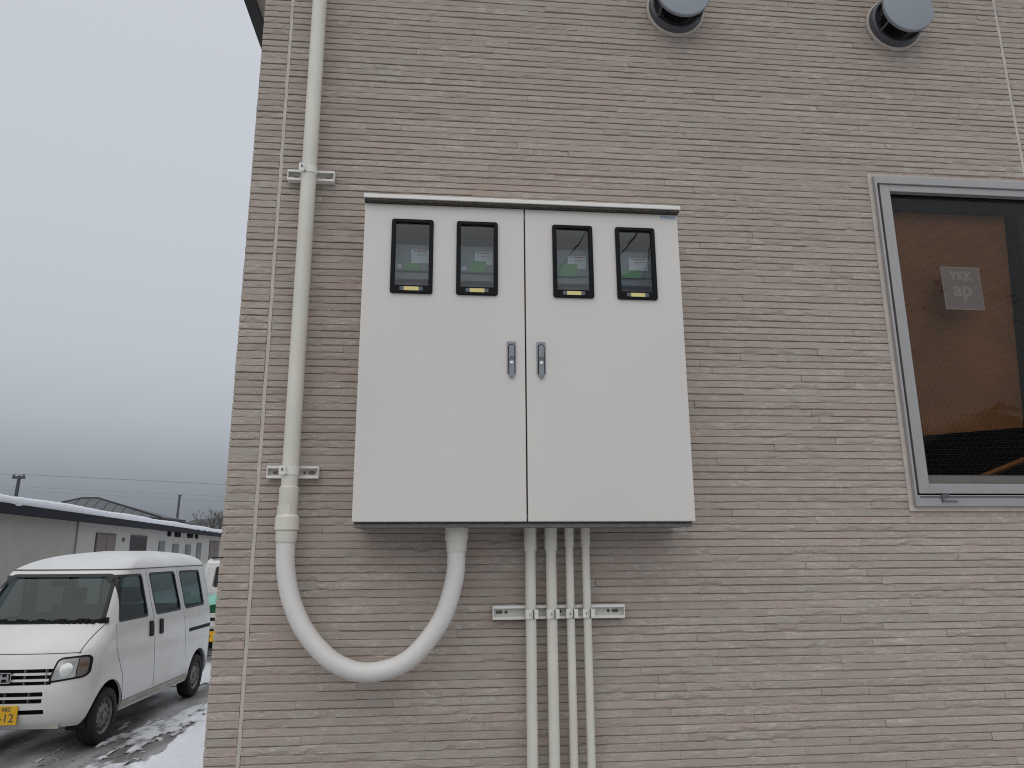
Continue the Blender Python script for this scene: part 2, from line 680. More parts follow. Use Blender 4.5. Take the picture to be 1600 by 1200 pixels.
    mat('wire', (0.03, 0.03, 0.035), 0.6)
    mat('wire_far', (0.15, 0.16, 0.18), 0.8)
    mat('bark', (0.085, 0.07, 0.06), 0.9)
    mat('hill', (0.075, 0.075, 0.08), 0.95, noise=0.35, nscale=0.12)
    MATS['ground'] = ground_material()
    glass('pane', (0.84, 0.87, 0.88), 0.035, 0.0, wob=0.00025)
    glass('window_glass', (0.88, 0.87, 0.85), 0.020, 0.0, wob=0.0008)
    glass('van_glass', (0.56, 0.64, 0.63), 0.05, 0.02)
    glass('van_privacy', (0.42, 0.46, 0.44), 0.05, 0.02)


build_materials()
M = MATS
# ------------------------------------------------------------------ the house and its siding
WY = 2.417                 # face of the wall board at the bottom of the grooves
PITCH_Z = 0.025            # height of one siding course
X_CORNER, X_SEAM, X_SEAM_R = -0.686, -0.585, 2.299
WIN = (1.634, 2.78, 2.008, 3.292)      # hole in the siding for the window
WALL_TOP = 4.76
HX1, HY1 = 6.2, 9.6

house = thing('house', 'house wall clad in beige split-stone strips with a grey aluminium window', 'house', (2.75, 6.0, 0.0))

mb = MB()
mb.box(X_CORNER + 0.010, WIN[0], WY, WY + 0.10, 0.35, WALL_TOP)
mb.box(WIN[1], HX1, WY, WY + 0.10, 0.35, WALL_TOP)
mb.box(WIN[0], WIN[1], WY, WY + 0.10, 0.35, WIN[2])
mb.box(WIN[0], WIN[1], WY, WY + 0.10, WIN[3], WALL_TOP)
wall = mb.build('wall', M['grout'], house)
mb = MB()
mb.box(X_CORNER + 0.010, X_CORNER + 0.10, WY + 0.10, HY1, 0.35, WALL_TOP)
side_wall = mb.build('wall', M['grout'], house)
mb = MB()
mb.box(HX1 - 0.1, HX1, WY + 0.10, HY1, 0.35, WALL_TOP)
mb.box(X_CORNER + 0.10, HX1 - 0.1, HY1 - 0.1, HY1, 0.35, WALL_TOP)
mb.build('wall', M['soffit'], house)
mb = MB()
mb.box(X_CORNER + 0.025, HX1 - 0.02, WY + 0.02, HY1 - 0.02, -0.2, 0.35)
mb.build('foundation', M['concrete'], house)
# dark room seen through the window
mb = MB()
rx0, rx1, ry0, ry1, rz0, rz1 = 1.2, 3.4, WY + 0.105, 5.2, 1.3, 3.9
vs = [(rx0, ry0, rz0), (rx1, ry0, rz0), (rx1, ry1, rz0), (rx0, ry1, rz0), (rx0, ry0, rz1), (rx1, ry0, rz1), (rx1, ry1, rz1), (rx0, ry1, rz1)]
mb.add(vs, [(0, 1, 2, 3), (4, 7, 6, 5), (1, 5, 6, 2), (2, 6, 7, 3), (3, 7, 4, 0)])
link('interior_wall', mb.mesh(fix=False), M['room'], house)


def project(x, y, z):
    d = Vector((x, y, z - CAM_H))
    f = d.dot(AX_F)
    return 800 + FPX * d.dot(AX_R) / f, 600 - FPX * d.dot(AX_U) / f


def smooth_noise(n, step, amp):
    k = max(2, int(n / step) + 2)
    a = [RND.uniform(-amp, amp) for _ in range(k)]
    return [np.interp(i / max(1, n - 1) * (k - 1), range(k), a) for i in range(n)]


def strip_geo(x0, x1, z0, seg, back, corner=False, row=0):
    """one split-stone strip of the siding: verts (in x, y, z), quads"""
    L = x1 - x0
    n = max(3, int(L / seg) + 1)
    rb = ((row * 7919) % 13) / 12.0            # each course has its own set-out, single strips deviate
    p0 = 0.0049 + 0.0008 * rb + RND.choice((-0.0018, -0.0006, 0.0, 0.0, 0.0004, 0.0014)) + RND.uniform(-0.0003, 0.0003)
    gap = RND.choice((0.0008, 0.0020, 0.0026, 0.0031, 0.0036))
    zb0, zt0 = z0 + gap, z0 + PITCH_Z - 0.0006
    pn = smooth_noise(n, 4, 0.0011)
    bn = smooth_noise(n, 2, 0.0008)
    tn = smooth_noise(n, 3, 0.0005)
    lo = [0.0] * n
    hi = [0.0] * n
    mid = [0.5] * n
    if not seg > 0.05:
        for _ in range(RND.choice((0, 1, 2, 3, 4) if L > 0.2 else (0, 1, 1))):
            a = RND.uniform(0, 0.8)
            b = min(1.0, a + RND.uniform(0.03, 0.11) / L)
            dep = RND.uniform(0.0018, 0.0058)
            low = RND.random() < 0.6
            for i in range(n):
                t = i / (n - 1)
                if a <= t <= b:
                    e = max(0.0, math.sin(math.pi * (t - a) / (b - a))) ** 0.5 * dep * RND.uniform(0.75, 1.1)
                    if low: lo[i] = max(lo[i], e)
                    else: hi[i] = max(hi[i], e)
                    mid[i] = min(0.8, max(0.2, mid[i] + RND.uniform(-0.22, 0.22)))
    V, Q = [], []
    for i in range(n):
        x = x0 + L * i / (n - 1)
        p = p0 + pn[i]
        if corner and i == 0: p -= 0.0015
        zb, zt = zb0 + bn[i], zt0 + tn[i]
        zm = zb + (zt - zb) * mid[i]
        V += [(x, back, zb), (x, WY - max(0.001, p - lo[i] - 0.0006), zb), (x, WY - max(0.0015, p - lo[i] * 0.9), zb + 0.0012),
              (x, WY - p, zm), (x, WY - max(0.0015, p - hi[i]), zt - 0.0022), (x, WY - max(0.0008, p - hi[i] - 0.0021), zt), (x, back, zt)]
    for i in range(n - 1):
        for k in range(6):
            a = i * 7 + k
            Q.append((a, a + 7, a + 8, a + 1))
    Q.append(tuple(range(7)))
    b = (n - 1) * 7
    Q.append(tuple(range(b + 6, b - 1, -1)))
    return V, Q


def tint_attr(me, vals):
    at = me.attributes.new('tint', 'FLOAT_VECTOR', 'POINT')
    at.data.foreach_set('vector', np.asarray(vals, dtype=np.float32).ravel())


rows = int((WALL_TOP - 0.36) / PITCH_Z)
Z0 = 0.36
strips = []
for r in range(rows):
    z = Z0 + r * PITCH_Z
    spans = [(X_SEAM + 0.0064, X_SEAM_R - 0.0064), (X_SEAM_R + 0.0064, HX1)]
    if z + PITCH_Z > WIN[2] and z < WIN[3]:
        spans = [(X_SEAM + 0.0064, WIN[0]), (WIN[1], HX1)]
    for a, b in spans:
        x = a
        while x < b - 1e-6:
            L = RND.choice((RND.uniform(0.10, 0.25), RND.uniform(0.22, 0.5), RND.uniform(0.35, 0.8)))
            e = x + L
            if b - e < 0.07: e = b
            strips.append((x, e, z, False))
            x = e
    strips.append((X_CORNER, X_SEAM - 0.0064, z, True))

info = []
for i, (a, b, z, corner) in enumerate(strips):
    px0, py0 = project(max(a, -0.9), WY, z)
    px1, _ = project(b, WY, z + PITCH_Z)
    seen = max(0.0, min(px1, 1600) - max(px0, 0)) if -20 < py0 < 1215 else 0.0
    d2 = ((a + b) / 2) ** 2 + WY ** 2 + (z - CAM_H) ** 2
    xc, zc = (a + b) / 2, z
    hid = -0.30 < xc < 0.80 and 1.95 < zc < 2.98
    info.append((seen * (1 if not hid else 0) / d2 ** 0.5, seen > 0))
best = set(sorted(range(len(strips)), key=lambda i: -info[i][0])[:300])
rv, rf, rt = [], [], []
for i, (a, b, z, corner) in enumerate(strips):
    V, Q = strip_geo(a + 0.0002, b - 0.0002, z, 0.011 if info[i][1] else 0.25, WY + (0.085 if corner else 0.002), corner, int(round((z - Z0) / PITCH_Z)))
    tv = (RND.random(), RND.random(), RND.random())
    if i in best:
        me = bpy.data.meshes.new('siding_strip')
        me.from_pydata(V, [], Q)
        tint_attr(me, [tv] * len(V))
        link('siding_strip', me, M['siding'], wall)
    else:
        k = len(rv)
        rv += V
        rf += [tuple(j + k for j in q) for q in Q]
        rt += [tv] * len(V)
me = bpy.data.meshes.new('siding_field')
me.from_pydata(rv, [], rf)
tint_attr(me, rt)
link('siding_field', me, M['siding'], wall, kind='stuff')

# the side of the house, round the corner: the same courses in plain strips
rv, rf, rt = [], [], []
for r in range(rows):
    z = Z0 + r * PITCH_Z
    y = WY + 0.088
    while y < HY1:
        e = min(HY1, y + RND.uniform(0.2, 0.8))
        p = RND.uniform(0.005, 0.010)
        k = len(rv)
        xo, xb = X_CORNER + 0.010 - p, X_CORNER + 0.012
        zb, zt = z + RND.uniform(0.0015, 0.004), z + PITCH_Z - 0.0006
        rv += [(xb, y, zb), (xo, y, zb), (xo, y, zt), (xb, y, zt), (xb, e, zb), (xo, e, zb), (xo, e, zt), (xb, e, zt)]
        rf += [tuple(j + k for j in q) for q in ((0, 1, 5, 4), (1, 2, 6, 5), (2, 3, 7, 6), (0, 3, 2, 1), (4, 5, 6, 7))]
        rt += [(RND.random(), RND.random(), RND.random())] * 8
        y = e + 0.0004
me = bpy.data.meshes.new('siding_field')
me.from_pydata(rv, [], rf)
tint_attr(me, rt)
link('siding_field', me, M['siding'], side_wall, kind='stuff')

for xs in (X_SEAM, X_SEAM_R):                       # caulked panel joints
    mb, above = MB(), False
    for k in range(90):
        za = 0.36 + k * 0.0489
        if xs > 1 and WIN[2] - 0.05 < za < WIN[3]: continue
        if xs > 1 and za >= WIN[3] and not above:
            mb.build('caulk_joint', M['caulk'], house)
            mb, above = MB(), True
        x_ = xs + RND.uniform(-0.0006, 0.0006)
        mb.box(x_ - 0.0058, x_ + 0.0058, WY - 0.0046 - RND.uniform(0, 0.0008), WY + 0.001, za, za + 0.0489)
    mb.build('caulk_joint', M['caulk'], house)

# eaves: soffit, black fascia and a low roof
OVX, OVY = -1.085, WY - 0.32
mb = MB()
mb.box(-1.028, HX1 + 0.35, OVY + 0.06, HY1 + 0.35, WALL_TOP + 0.004, WALL_TOP + 0.03)
mb.build('soffit', M['soffit'], house)
mb = MB()
mb.box(OVX, -1.026, OVY, HY1 + 0.35, WALL_TOP - 0.015, WALL_TOP + 0.16)
mb.box(-1.026, HX1 + 0.35, OVY, OVY + 0.058, WALL_TOP - 0.015, WALL_TOP + 0.16)
mb.build('fascia', M['fascia'], house)
mb = MB()
xm = (OVX + HX1) / 2
mb.prism([(OVX - 0.05, WALL_TOP + 0.165), (HX1 + 0.4, WALL_TOP + 0.165), (xm, WALL_TOP + 1.5)], OVY - 0.03, HY1 + 0.4)
mb.build('roof', M['roof_grey'], house)

# ------------------------------------------------------------------ window of the house
fx0, fx1, fz0, fz1 = 1.646, 2.768, 2.020, 3.282


def ring_boxes(mb, x0, x1, z0, z1, wl, wr, wb, wt, y0, y1):
    mb.box(x0, x0 + wl, y0, y1, z0, z1)
    mb.box(x1 - wr, x1, y0, y1, z0, z1)
    mb.box(x0 + wl, x1 - wr, y0, y1, z0, z0 + wb)
    mb.box(x0 + wl, x1 - wr, y0, y1, z1 - wt, z1)
    return mb


mb = ring_boxes(MB(), fx0, fx1, fz0, fz1, 0.009, 0.009, 0.038, 0.0315, 2.392, 2.50)
window = mb.build('window', M['alu'], house, bevel=0.0015)
for xa in (fx0 + 0.0095, fx1 - 0.0225):
    MB().box(xa, xa + 0.013, 2.418, 2.424, fz0 + 0.04, fz1 - 0.034).build('sash_gap', M['soft_black'], window)
MB().box(fx0 + 0.018, fx1 - 0.018, 2.389, 2.3935, fz0 + 0.030, fz0 + 0.035).build('drip_lip', M['alu_dark'], window)
mb = ring_boxes(MB(), WIN[0] - 0.004, WIN[1] + 0.004, WIN[2] - 0.004, WIN[3] + 0.004, fx0 - WIN[0] + 0.004, WIN[1] - fx1 + 0.004,
                fz0 - WIN[2] + 0.004, WIN[3] - fz1 + 0.004, WY - 0.0095, WY + 0.02)
mb.build('sealant', M['caulk'], window)
sx0, sx1, sz0, sz1 = 1.669, 2.745, 2.064, 3.2502
mb = ring_boxes(MB(), sx0, sx1, sz0, sz1, 0.040, 0.040, 0.0345, 0.028, 2.4, 2.425)
mb.build('sash', M['alu'], window, bevel=0.0015)
mb = ring_boxes(MB(), sx0 + 0.006, sx1 - 0.006, sz0 + 0.004, sz1 - 0.004, 0.046, 0.046, 0.066, 0.079, 2.438, 2.466)
mb.box(2.255, 2.33, 2.438, 2.466, sz0 + 0.07, sz1 - 0.079)
mb.build('inner_frame', M['soft_black'], window)
mb = MB()
mb.box(sx0 + 0.042, sx1 - 0.042, 2.4345, 2.4375, sz0 + 0.036, sz0 + 0.068)
mb.build('inner_rail', M['alu'], window)
mb = MB()
mb.box(sx0 + 0.026, sx1 - 0.026, 2.4265, 2.4295, sz0 + 0.03, sz1 - 0.02)
mb.build('glass', M['window_glass'], window)
mb = MB()
mb.box(1.742, 1.768, 2.384, 2.3915, 2.052, 2.060)
mb.box(1.742, 1.749, 2.384, 2.3915, 2.034, 2.052)
mb.box(1.749, 1.80, 2.386, 2.3915, 2.036, 2.0385)
mb.build('latch', M['alu_dark'], window)
mb = MB()
mb.box(1.710, 1.724, 2.431, 2.437, 2.17, 2.19)
mb.build('stopper', M['cap'], window)
mb = MB()
k = sx0 + 0.04
while k < sx1 - 0.035:
    mb.box(k - 0.0004, k + 0.0004, 2.4320, 2.4328, sz0 + 0.064, sz1 - 0.03)
    k += 0.009
k = sz0 + 0.07
while k < sz1 - 0.03:
    mb.box(sx0 + 0.036, sx1 - 0.036, 2.4328, 2.4336, k - 0.0004, k + 0.0004)
    k += 0.009
mb.build('insect_screen', M['mesh_wire'], window, kind='stuff')
stk = MB().box(1.893, 2.051, 2.4303, 2.4310, 2.758, 2.930).build('sticker', M['sticker'], window)
for body, size, zc, xo in (('YKK', 0.047, 2.892, 1.972), ('ap', 0.082, 2.838, 1.972)):
    me = text_mesh(body, size, 0.0002, bold=0.0022)
    me.transform(Matrix.Translation((xo, 2.4299, zc)))
    link('lettering', me, M['sticker_ink'], window)
mb = ring_boxes(MB(), 1.893, 2.051, 2.758, 2.930, 0.003, 0.003, 0.004, 0.004, 2.4298, 2.4301)
mb.build('sticker_border', M['sticker_ink'], window)

board = MB()
# a brown board leaning against the inside of the window
zb, zt, yb_, yt_ = 2.27, 3.18, 2.55, 2.474
board.add([(1.55, yb_, zb), (2.235, yb_, zb + 0.06), (2.235, yt_, zt), (1.55, yt_, zt),
           (1.55, yb_ + 0.012, zb), (2.235, yb_ + 0.012, zb + 0.06), (2.235, yt_ + 0.012, zt), (1.55, yt_ + 0.012, zt)],
          [(0, 1, 2, 3), (4, 7, 6, 5), (0, 4, 5, 1), (1, 5, 6, 2), (2, 6, 7, 3), (3, 7, 4, 0)])
tag(board.build('wooden_board', M['brown_board']), 'orange brown board standing behind the window glass', 'board')

bt = MB().tube([(1.86, 2.50, 2.085), (2.32, 2.53, 2.245)], 0.011, n=4)
tag(bt.build('timber_batten', M['brown_board']), 'thin orange brown batten slanting across the foot of the window, behind the glass', 'batten')
# ------------------------------------------------------------------ round vent hoods
vent_lab = ['round grey vent hood above the meter cabinet, nearer to the cabinet', 'round grey vent hood directly above the window']
for vi, (vx, vz) in enumerate(((0.9015, 3.975), (1.824, 3.975))):
    t = thing('vent_hood', vent_lab[vi], 'vent hood', (vx, WY, vz), group='vent hoods high on the house wall')
    MB().lathe([(0.108, -0.004), (0.1165, -0.006), (0.1165, -0.017), (0.108, -0.0185)], (vx, WY, vz), n=48).build('gasket', M['caulk'], t, smooth='auto')
    MB().lathe([(0.109, -0.0175), (0.110, -0.022), (0.107, -0.040), (0.098, -0.043), (0.098, -0.020)], (vx, WY, vz), n=48).build('base_ring', M['dark_metal'], t, smooth='auto')
    MB().lathe([(0.060, -0.020), (0.060, -0.095)], (vx, WY, vz), n=32).build('duct', M['soft_black'], t, smooth='auto')
    mb = MB()
    for k in range(44):
        a = 2 * math.pi * k / 44
        c, s_ = math.cos(a), math.sin(a)
        mb.tube([(vx + 0.091 * c, WY - 0.042, vz + 0.091 * s_), (vx + 0.091 * c, WY - 0.108, vz + 0.091 * s_)], 0.0022, n=5)
    mb.build('insect_grille', M['soft_black'], t)
    for k in range(3):
        a = math.radians(215 + 120 * k)
        c, s_ = math.cos(a), math.sin(a)
        mb = MB().tube([(vx + 0.100 * c, WY - 0.040, vz + 0.100 * s_), (vx + 0.100 * c, WY - 0.112, vz + 0.100 * s_)], 0.0045, n=6)
        mb.build('strut', M['dark_metal'], t)
    MB().lathe([(0.094, -0.100), (0.103, -0.100), (0.106, -0.104), (0.106, -0.1135), (0.1035, -0.1165), (0.070, -0.1195), (0.0005, -0.121)], (vx, WY, vz), n=64).build('cap', M['cap'], t, smooth='auto')

# ------------------------------------------------------------------ the meter cabinet
CX0, CX1, CZ0, CZ1, CY = -0.259, 0.787, 1.963, 2.988, 2.206
cab = thing('meter_cabinet', 'large off-white steel meter cabinet with two doors and four small windows', 'cabinet', (0.264, 2.40, 1.945))
mb = MB()
bx0, bx1, bz0, bz1, by0, by1 = CX0 + 0.003, CX1 - 0.003, 1.957, 2.987, 2.2335, 2.4035
mb.box(bx0, bx0 + 0.02, by0, by1, bz0, bz1)
mb.box(bx1 - 0.02, bx1, by0, by1, bz0, bz1)
mb.box(bx0 + 0.02, bx1 - 0.02, by0, by1, bz0, bz0 + 0.03)
mb.box(bx0 + 0.02, bx1 - 0.02, by0, by1, bz1 - 0.02, bz1)
mb.box(bx0 + 0.02, bx1 - 0.02, by1 - 0.004, by1 - 0.001, bz0 + 0.03, bz1 - 0.02)
mb.build('body', M['cabinet'], cab)
MB().box(bx0 + 0.021, bx1 - 0.021, by1 - 0.012, by1 - 0.006, bz0 + 0.032, bz1 - 0.022).build('back_plate', M['cabinet_in'], cab)
MB().prism([(2.182, 2.9965), (2.404, 2.9965), (2.404, 3.026), (2.182, 3.0105)], CX0 - 0.003, CX1 + 0.005, axis='x').build('hood', M['rail'], cab, bevel=0.0015)
MB().box(CX0 - 0.001, CX1 + 0.002, 2.1865, 2.2333, 2.9893, 2.9963).build('shade_strip', M['strip_shade'], cab)  # shade under the hood, put in as a dark strip
MB().box(bx0 + 0.001, bx1 - 0.001, 2.2268, 2.2333, 1.9585, 1.9720).build('shade_strip', M['strip_shade'], cab)  # dark strip painting the shadow line at the foot of the doors
MB().box(bx0, bx1, 2.2290, 2.4030, 1.9478, 1.9566).build('shaded_base', M['underside_shade'], cab)  # underside of the cabinet, its shade put into the dark mottled colour
WINS = [(-0.1705, -0.0355), (0.0395, 0.1745), (0.3555, 0.4905), (0.5680, 0.7030)]
WZ0, WZ1 = 2.679, 2.933


def door_slab(x0, x1, z0, z1, y0, y1, holes):
    xs = sorted({x0, x1} | {h[0] for h in holes} | {h[1] for h in holes})
    zs = sorted({z0, z1} | {h[2] for h in holes} | {h[3] for h in holes})
    vid, V, F = {}, [], []

    def vert(i, k, j):
        if (i, k, j) not in vid:
            vid[(i, k, j)] = len(V)
            V.append((xs[i], (y0, y1)[k], zs[j]))
        return vid[(i, k, j)]

    def solid(i, j):
        if not (0 <= i < len(xs) - 1 and 0 <= j < len(zs) - 1): return False
        cx, cz = (xs[i] + xs[i + 1]) / 2, (zs[j] + zs[j + 1]) / 2
        return not any(h[0] < cx < h[1] and h[2] < cz < h[3] for h in holes)
    for i in range(len(xs) - 1):
        for j in range(len(zs) - 1):
            if not solid(i, j): continue
            F.append((vert(i, 0, j), vert(i + 1, 0, j), vert(i + 1, 0, j + 1), vert(i, 0, j + 1)))
            F.append((vert(i, 1, j), vert(i, 1, j + 1), vert(i + 1, 1, j + 1), vert(i + 1, 1, j)))
            if not solid(i - 1, j): F.append((vert(i, 0, j), vert(i, 0, j + 1), vert(i, 1, j + 1), vert(i, 1, j)))
            if not solid(i + 1, j): F.append((vert(i + 1, 0, j), vert(i + 1, 1, j), vert(i + 1, 1, j + 1), vert(i + 1, 0, j + 1)))
            if not solid(i, j - 1): F.append((vert(i, 0, j), vert(i, 1, j), vert(i + 1, 1, j), vert(i + 1, 0, j)))
            if not solid(i, j + 1): F.append((vert(i, 0, j + 1), vert(i + 1, 0, j + 1), vert(i + 1, 1, j + 1), vert(i, 1, j + 1)))
    m_ = MB()
    m_.add(V, F)
    return m_


doors = []
for di, (x0, x1) in enumerate(((CX0, 0.2612), (0.2658, CX1))):
    holes = [(a + 0.006, b - 0.006, WZ0 + 0.006, WZ1 - 0.006) for a, b in WINS[2 * di:2 * di + 2]]
    d = door_slab(x0, x1, CZ0, CZ1, CY, CY + 0.0205, holes).build('door', M['cabinet'], cab, bevel=0.0022)
    doors.append(d)
    for a, b in WINS[2 * di:2 * di + 2]:
        outer = MB().prism(rrect(a, b, WZ0, WZ1, 0.008), CY - 0.0085, CY + 0.012).mesh()
        inner = MB().prism(rrect(a + 0.014, b - 0.0135, WZ0 + 0.027, WZ1 - 0.012, 0.002), CY - 0.02, CY + 0.03).mesh()
        link('viewing_frame', boolean(outer, [inner]), M['black'], d, bevel=0.0022)
        MB().box(a + 0.008, b - 0.008, CY - 0.0012, CY + 0.0016, WZ0 + 0.02, WZ1 - 0.006).build('viewing_glass', M['pane'], d)
        c = (a + b) / 2
        MB().box(c - 0.0365, c + 0.0365, CY - 0.0098, CY - 0.0087, WZ0 + 0.0085, WZ0 + 0.0205).build('name_slot', M['slider'], d)
        MB().box(c - 0.0235, c + 0.0235, CY - 0.0110, CY - 0.0100, WZ0 + 0.0075, WZ0 + 0.0205).build('name_card', M['yellow'], d)
    hx = 0.2180 if di == 0 else 0.3125
    # recessed swing handle
    MB().prism(rrect(hx - 0.0143, hx + 0.0143, 2.4215, 2.5265, 0.004), CY - 0.0045, CY - 0.0005).build('handle_plate', M['grey_metal'], d, bevel=0.001)
    MB().prism(rrect(hx - 0.0108, hx + 0.0108, 2.417, 2.5185, 0.0105, 6), CY - 0.0052, CY - 0.0046).build('handle_recess', M['black'], d)
    MB().prism(rrect(hx - 0.0086, hx + 0.0086, 2.4075, 2.5150, 0.0085, 6), CY - 0.0095, CY - 0.0054).build('handle_lever', M['grey_metal'], d, bevel=0.002)
    for zc in (2.4675, 2.4615):
        arc = [(hx + 0.0078 * math.cos(t), CY - 0.0098, zc + 0.0078 * math.sin(t)) for t in np.linspace(0.35, math.pi - 0.35, 9)]
        MB().tube(arc, 0.0009, n=6).build('handle_groove', M['black'], d)
    MB().lathe([(0.0060, -0.0096), (0.0060, -0.0110), (0.0050, -0.0116), (0.0005, -0.0118)], (hx, CY, 2.4548), n=20).build('key_cylinder', M['steel'], d, smooth='auto')
MB().box(0.7265, 0.7835, CY - 0.0012, CY - 0.0004, 2.9705, 2.9835).build('maker_label', M['blue_label'], doors[1])
me = text_mesh('STEINLAND', 0.0098, 0.0002)
me.transform(Matrix.Translation((0.755, CY - 0.0016, 2.9770)))
link('lettering', me, M['ink'], doors[1])
MB().box(0.2595, 0.2675, 2.2218, 2.2226, CZ1 - 0.030, CZ1 - 0.008).build('gap_seal', M['rail'], cab)

# meters inside the cabinet
meters = [
    dict(x=-0.1035, lab=(-0.109, -0.049, 2.813, 2.861), grn=(-0.129, -0.078, 2.786, 2.812), seal=(-0.148, 2.798), text='behind the leftmost window'),
    dict(x=0.109, lab=(0.103, 0.162, 2.813, 2.860), grn=(0.086, 0.141, 2.786, 2.826), seal=(0.066, 2.798), text='behind the second window from the left'),
    dict(x=0.430, lab=(0.419, 0.482, 2.810, 2.857), grn=(0.390, 0.451, 2.782, 2.827), seal=None, text='behind the third window from the left'),
    dict(x=0.645, lab=(0.632, 0.698, 2.810, 2.857), grn=(0.605, 0.669, 2.783, 2.811), seal=None, text='behind the rightmost window'),
]
for q in meters:
    x = q['x']
    t = thing('electric_meter', 'grey electric meter with white label and green tag ' + q['text'], 'electric meter', (x, 2.33, 2.70), group='meters in the cabinet')
    MB().box(x - 0.078, x + 0.078, 2.279, 2.3895, 2.7845, 2.881).build('case', M['meter'], t, bevel=0.004)
    MB().box(x - 0.078, x + 0.078, 2.284, 2.3895, 2.757, 2.7835).build('terminal_cover', M['meter'], t, bevel=0.003)
    MB().box(x - 0.072, x + 0.072, 2.305, 2.3895, 2.62, 2.7555).build('terminal_block', M['meter_dark'], t, bevel=0.003)
    a, b, c, d_ = q['lab']
    MB().box(a, b, 2.2776, 2.2786, c, d_).build('label', M['paper'], t)
    MB().box(a + 0.018, b - 0.010, 2.2768, 2.2774, d_ - 0.0075, d_ - 0.0025).build('label_header', M['red_ink'], t)
    MB().box(a + 0.009, a + 0.014, 2.2768, 2.2774, d_ - 0.0075, d_ - 0.0025).build('label_mark', M['ink'], t)
    mb = MB()
    for k in range(2):
        mb.box(a + 0.02, b - 0.012 - 0.008 * k, 2.2768, 2.2774, d_ - 0.0165 - 0.006 * k, d_ - 0.0145 - 0.006 * k)
    mb.build('label_lines', M['grey_ink'], t)
    a, b, c, d_ = q['grn']
    MB().box(a, b, 2.2755, 2.2766, c, d_).build('green_tag', M['green'], t)
    if q['seal']:
        MB().lathe([(0.0090, 0.0), (0.0090, -0.003), (0.006, -0.0045), (0.0005, -0.0045)], (q['seal'][0], 2.2788, q['seal'][1]), n=20).build('seal_button', M['paper'], t, smooth='auto')

# ------------------------------------------------------------------ mounting rails
def channel(x0, x1, z0, z1, slots):
    """slotted C-channel open to the front with end caps"""
    y_back, y_front = WY - 0.012, WY - 0.036
    plate = MB().box(x0, x1, y_back - 0.0015, y_back, z0 + 0.0016, z1 - 0.0016).mesh()
    tools = [MB().prism(rrect(a, b, c, d, min(b - a, d - c) * 0.49, 5), y_back - 0.01, y_back + 0.01).mesh() for a, b, c, d in slots]
    if tools: plate = boolean(plate, tools)
    lips = MB()
    for s_, zz in ((1, z0), (-1, z1)):
        lips.box(x0, x1, y_front, y_back, min(zz, zz + s_ * 0.0016), max(zz, zz + s_ * 0.0016))
        lips.box(x0, x1, y_front, y_front + 0.0016, min(zz + s_ * 0.0018, zz + s_ * 0.0085), max(zz + s_ * 0.0018, zz + s_ * 0.0085))
    for xa in (x0 - 0.0002, x1 - 0.0028):
        lips.box(xa, xa + 0.003, y_front - 0.0004, y_back, z0 + 0.0004, z1 - 0.0004)
    return plate, lips


def clamp_mesh(cx, cy, r, z0, z1, split_deg):
    """strap round the pipe with a split, two turned-out ears"""
    mb = MB()
    th = 0.0016
    a0, a1 = math.radians(split_deg + 5), math.radians(split_deg + 355)
    n = 40
    pi_, po = [], []
    for k in range(n + 1):
        a = a0 + (a1 - a0) * k / n
        po.append((cx + (r + th) * math.cos(a), cy + (r + th) * math.sin(a)))
        pi_.append((cx + (r + 0.0002) * math.cos(a), cy + (r + 0.0002) * math.sin(a)))
    mb.prism(po + pi_[::-1], z0, z1, axis='z')
    for a, sg in ((a0, 1), (a1, -1)):
        tx, ty = math.cos(a), math.sin(a)
        nx, ny = -ty * sg, tx * sg
        p = [(cx + r * tx, cy + r * ty), (cx + (r + 0.011) * tx, cy + (r + 0.011) * ty)]
        q_ = [(u + nx * th, v + ny * th) for u, v in p]
        mb.prism([p[0], p[1], q_[1], q_[0]], z0 + 0.001, z1 - 0.001, axis='z')
    return mb


PIPE_Y = WY - 0.0365 - 0.0258
for ri, (z0, z1) in enumerate(((3.153, 3.193), (2.1075, 2.1475))):
    x0, x1 = -0.5535, -0.3915
    t = thing('mounting_rail', ('short white slotted rail clamping the upper part of the riser pipe', 'short white slotted rail clamping the riser pipe just above its coupling')[ri],
              'rail', ((x0 + x1) / 2, WY, z0), group='pipe mounting rails')
    zc = (z0 + z1) / 2
    pl, lips = channel(x0, x1, z0, z1, [(x0 + 0.014, x0 + 0.036, zc - 0.006, zc + 0.006), (x1 - 0.036, x1 - 0.014, zc - 0.006, zc + 0.006),
                                        (x1 - 0.052, x1 - 0.042, zc - 0.005, zc + 0.005)])
    link('back_plate', pl, M['rail'], t)
    lips.build('channel', M['rail'], t)
    c = clamp_mesh(-0.4745, PIPE_Y, 0.0260, zc - 0.013, zc + 0.013, 252).build('pipe_clamp', M['rail'], t, smooth='auto')
    MB().prism(rrect(-0.503, -0.4835, zc - 0.014, zc + 0.014, 0.002), PIPE_Y - 0.0335, PIPE_Y - 0.0320).build('clamp_ear', M['rail'], t)
    MB().lathe([(0.0034, -0.0005), (0.0034, -0.004), (0.0005, -0.004)], (-0.4925, PIPE_Y - 0.0335, zc + 0.002), n=12).build('screw', M['screw'], t)

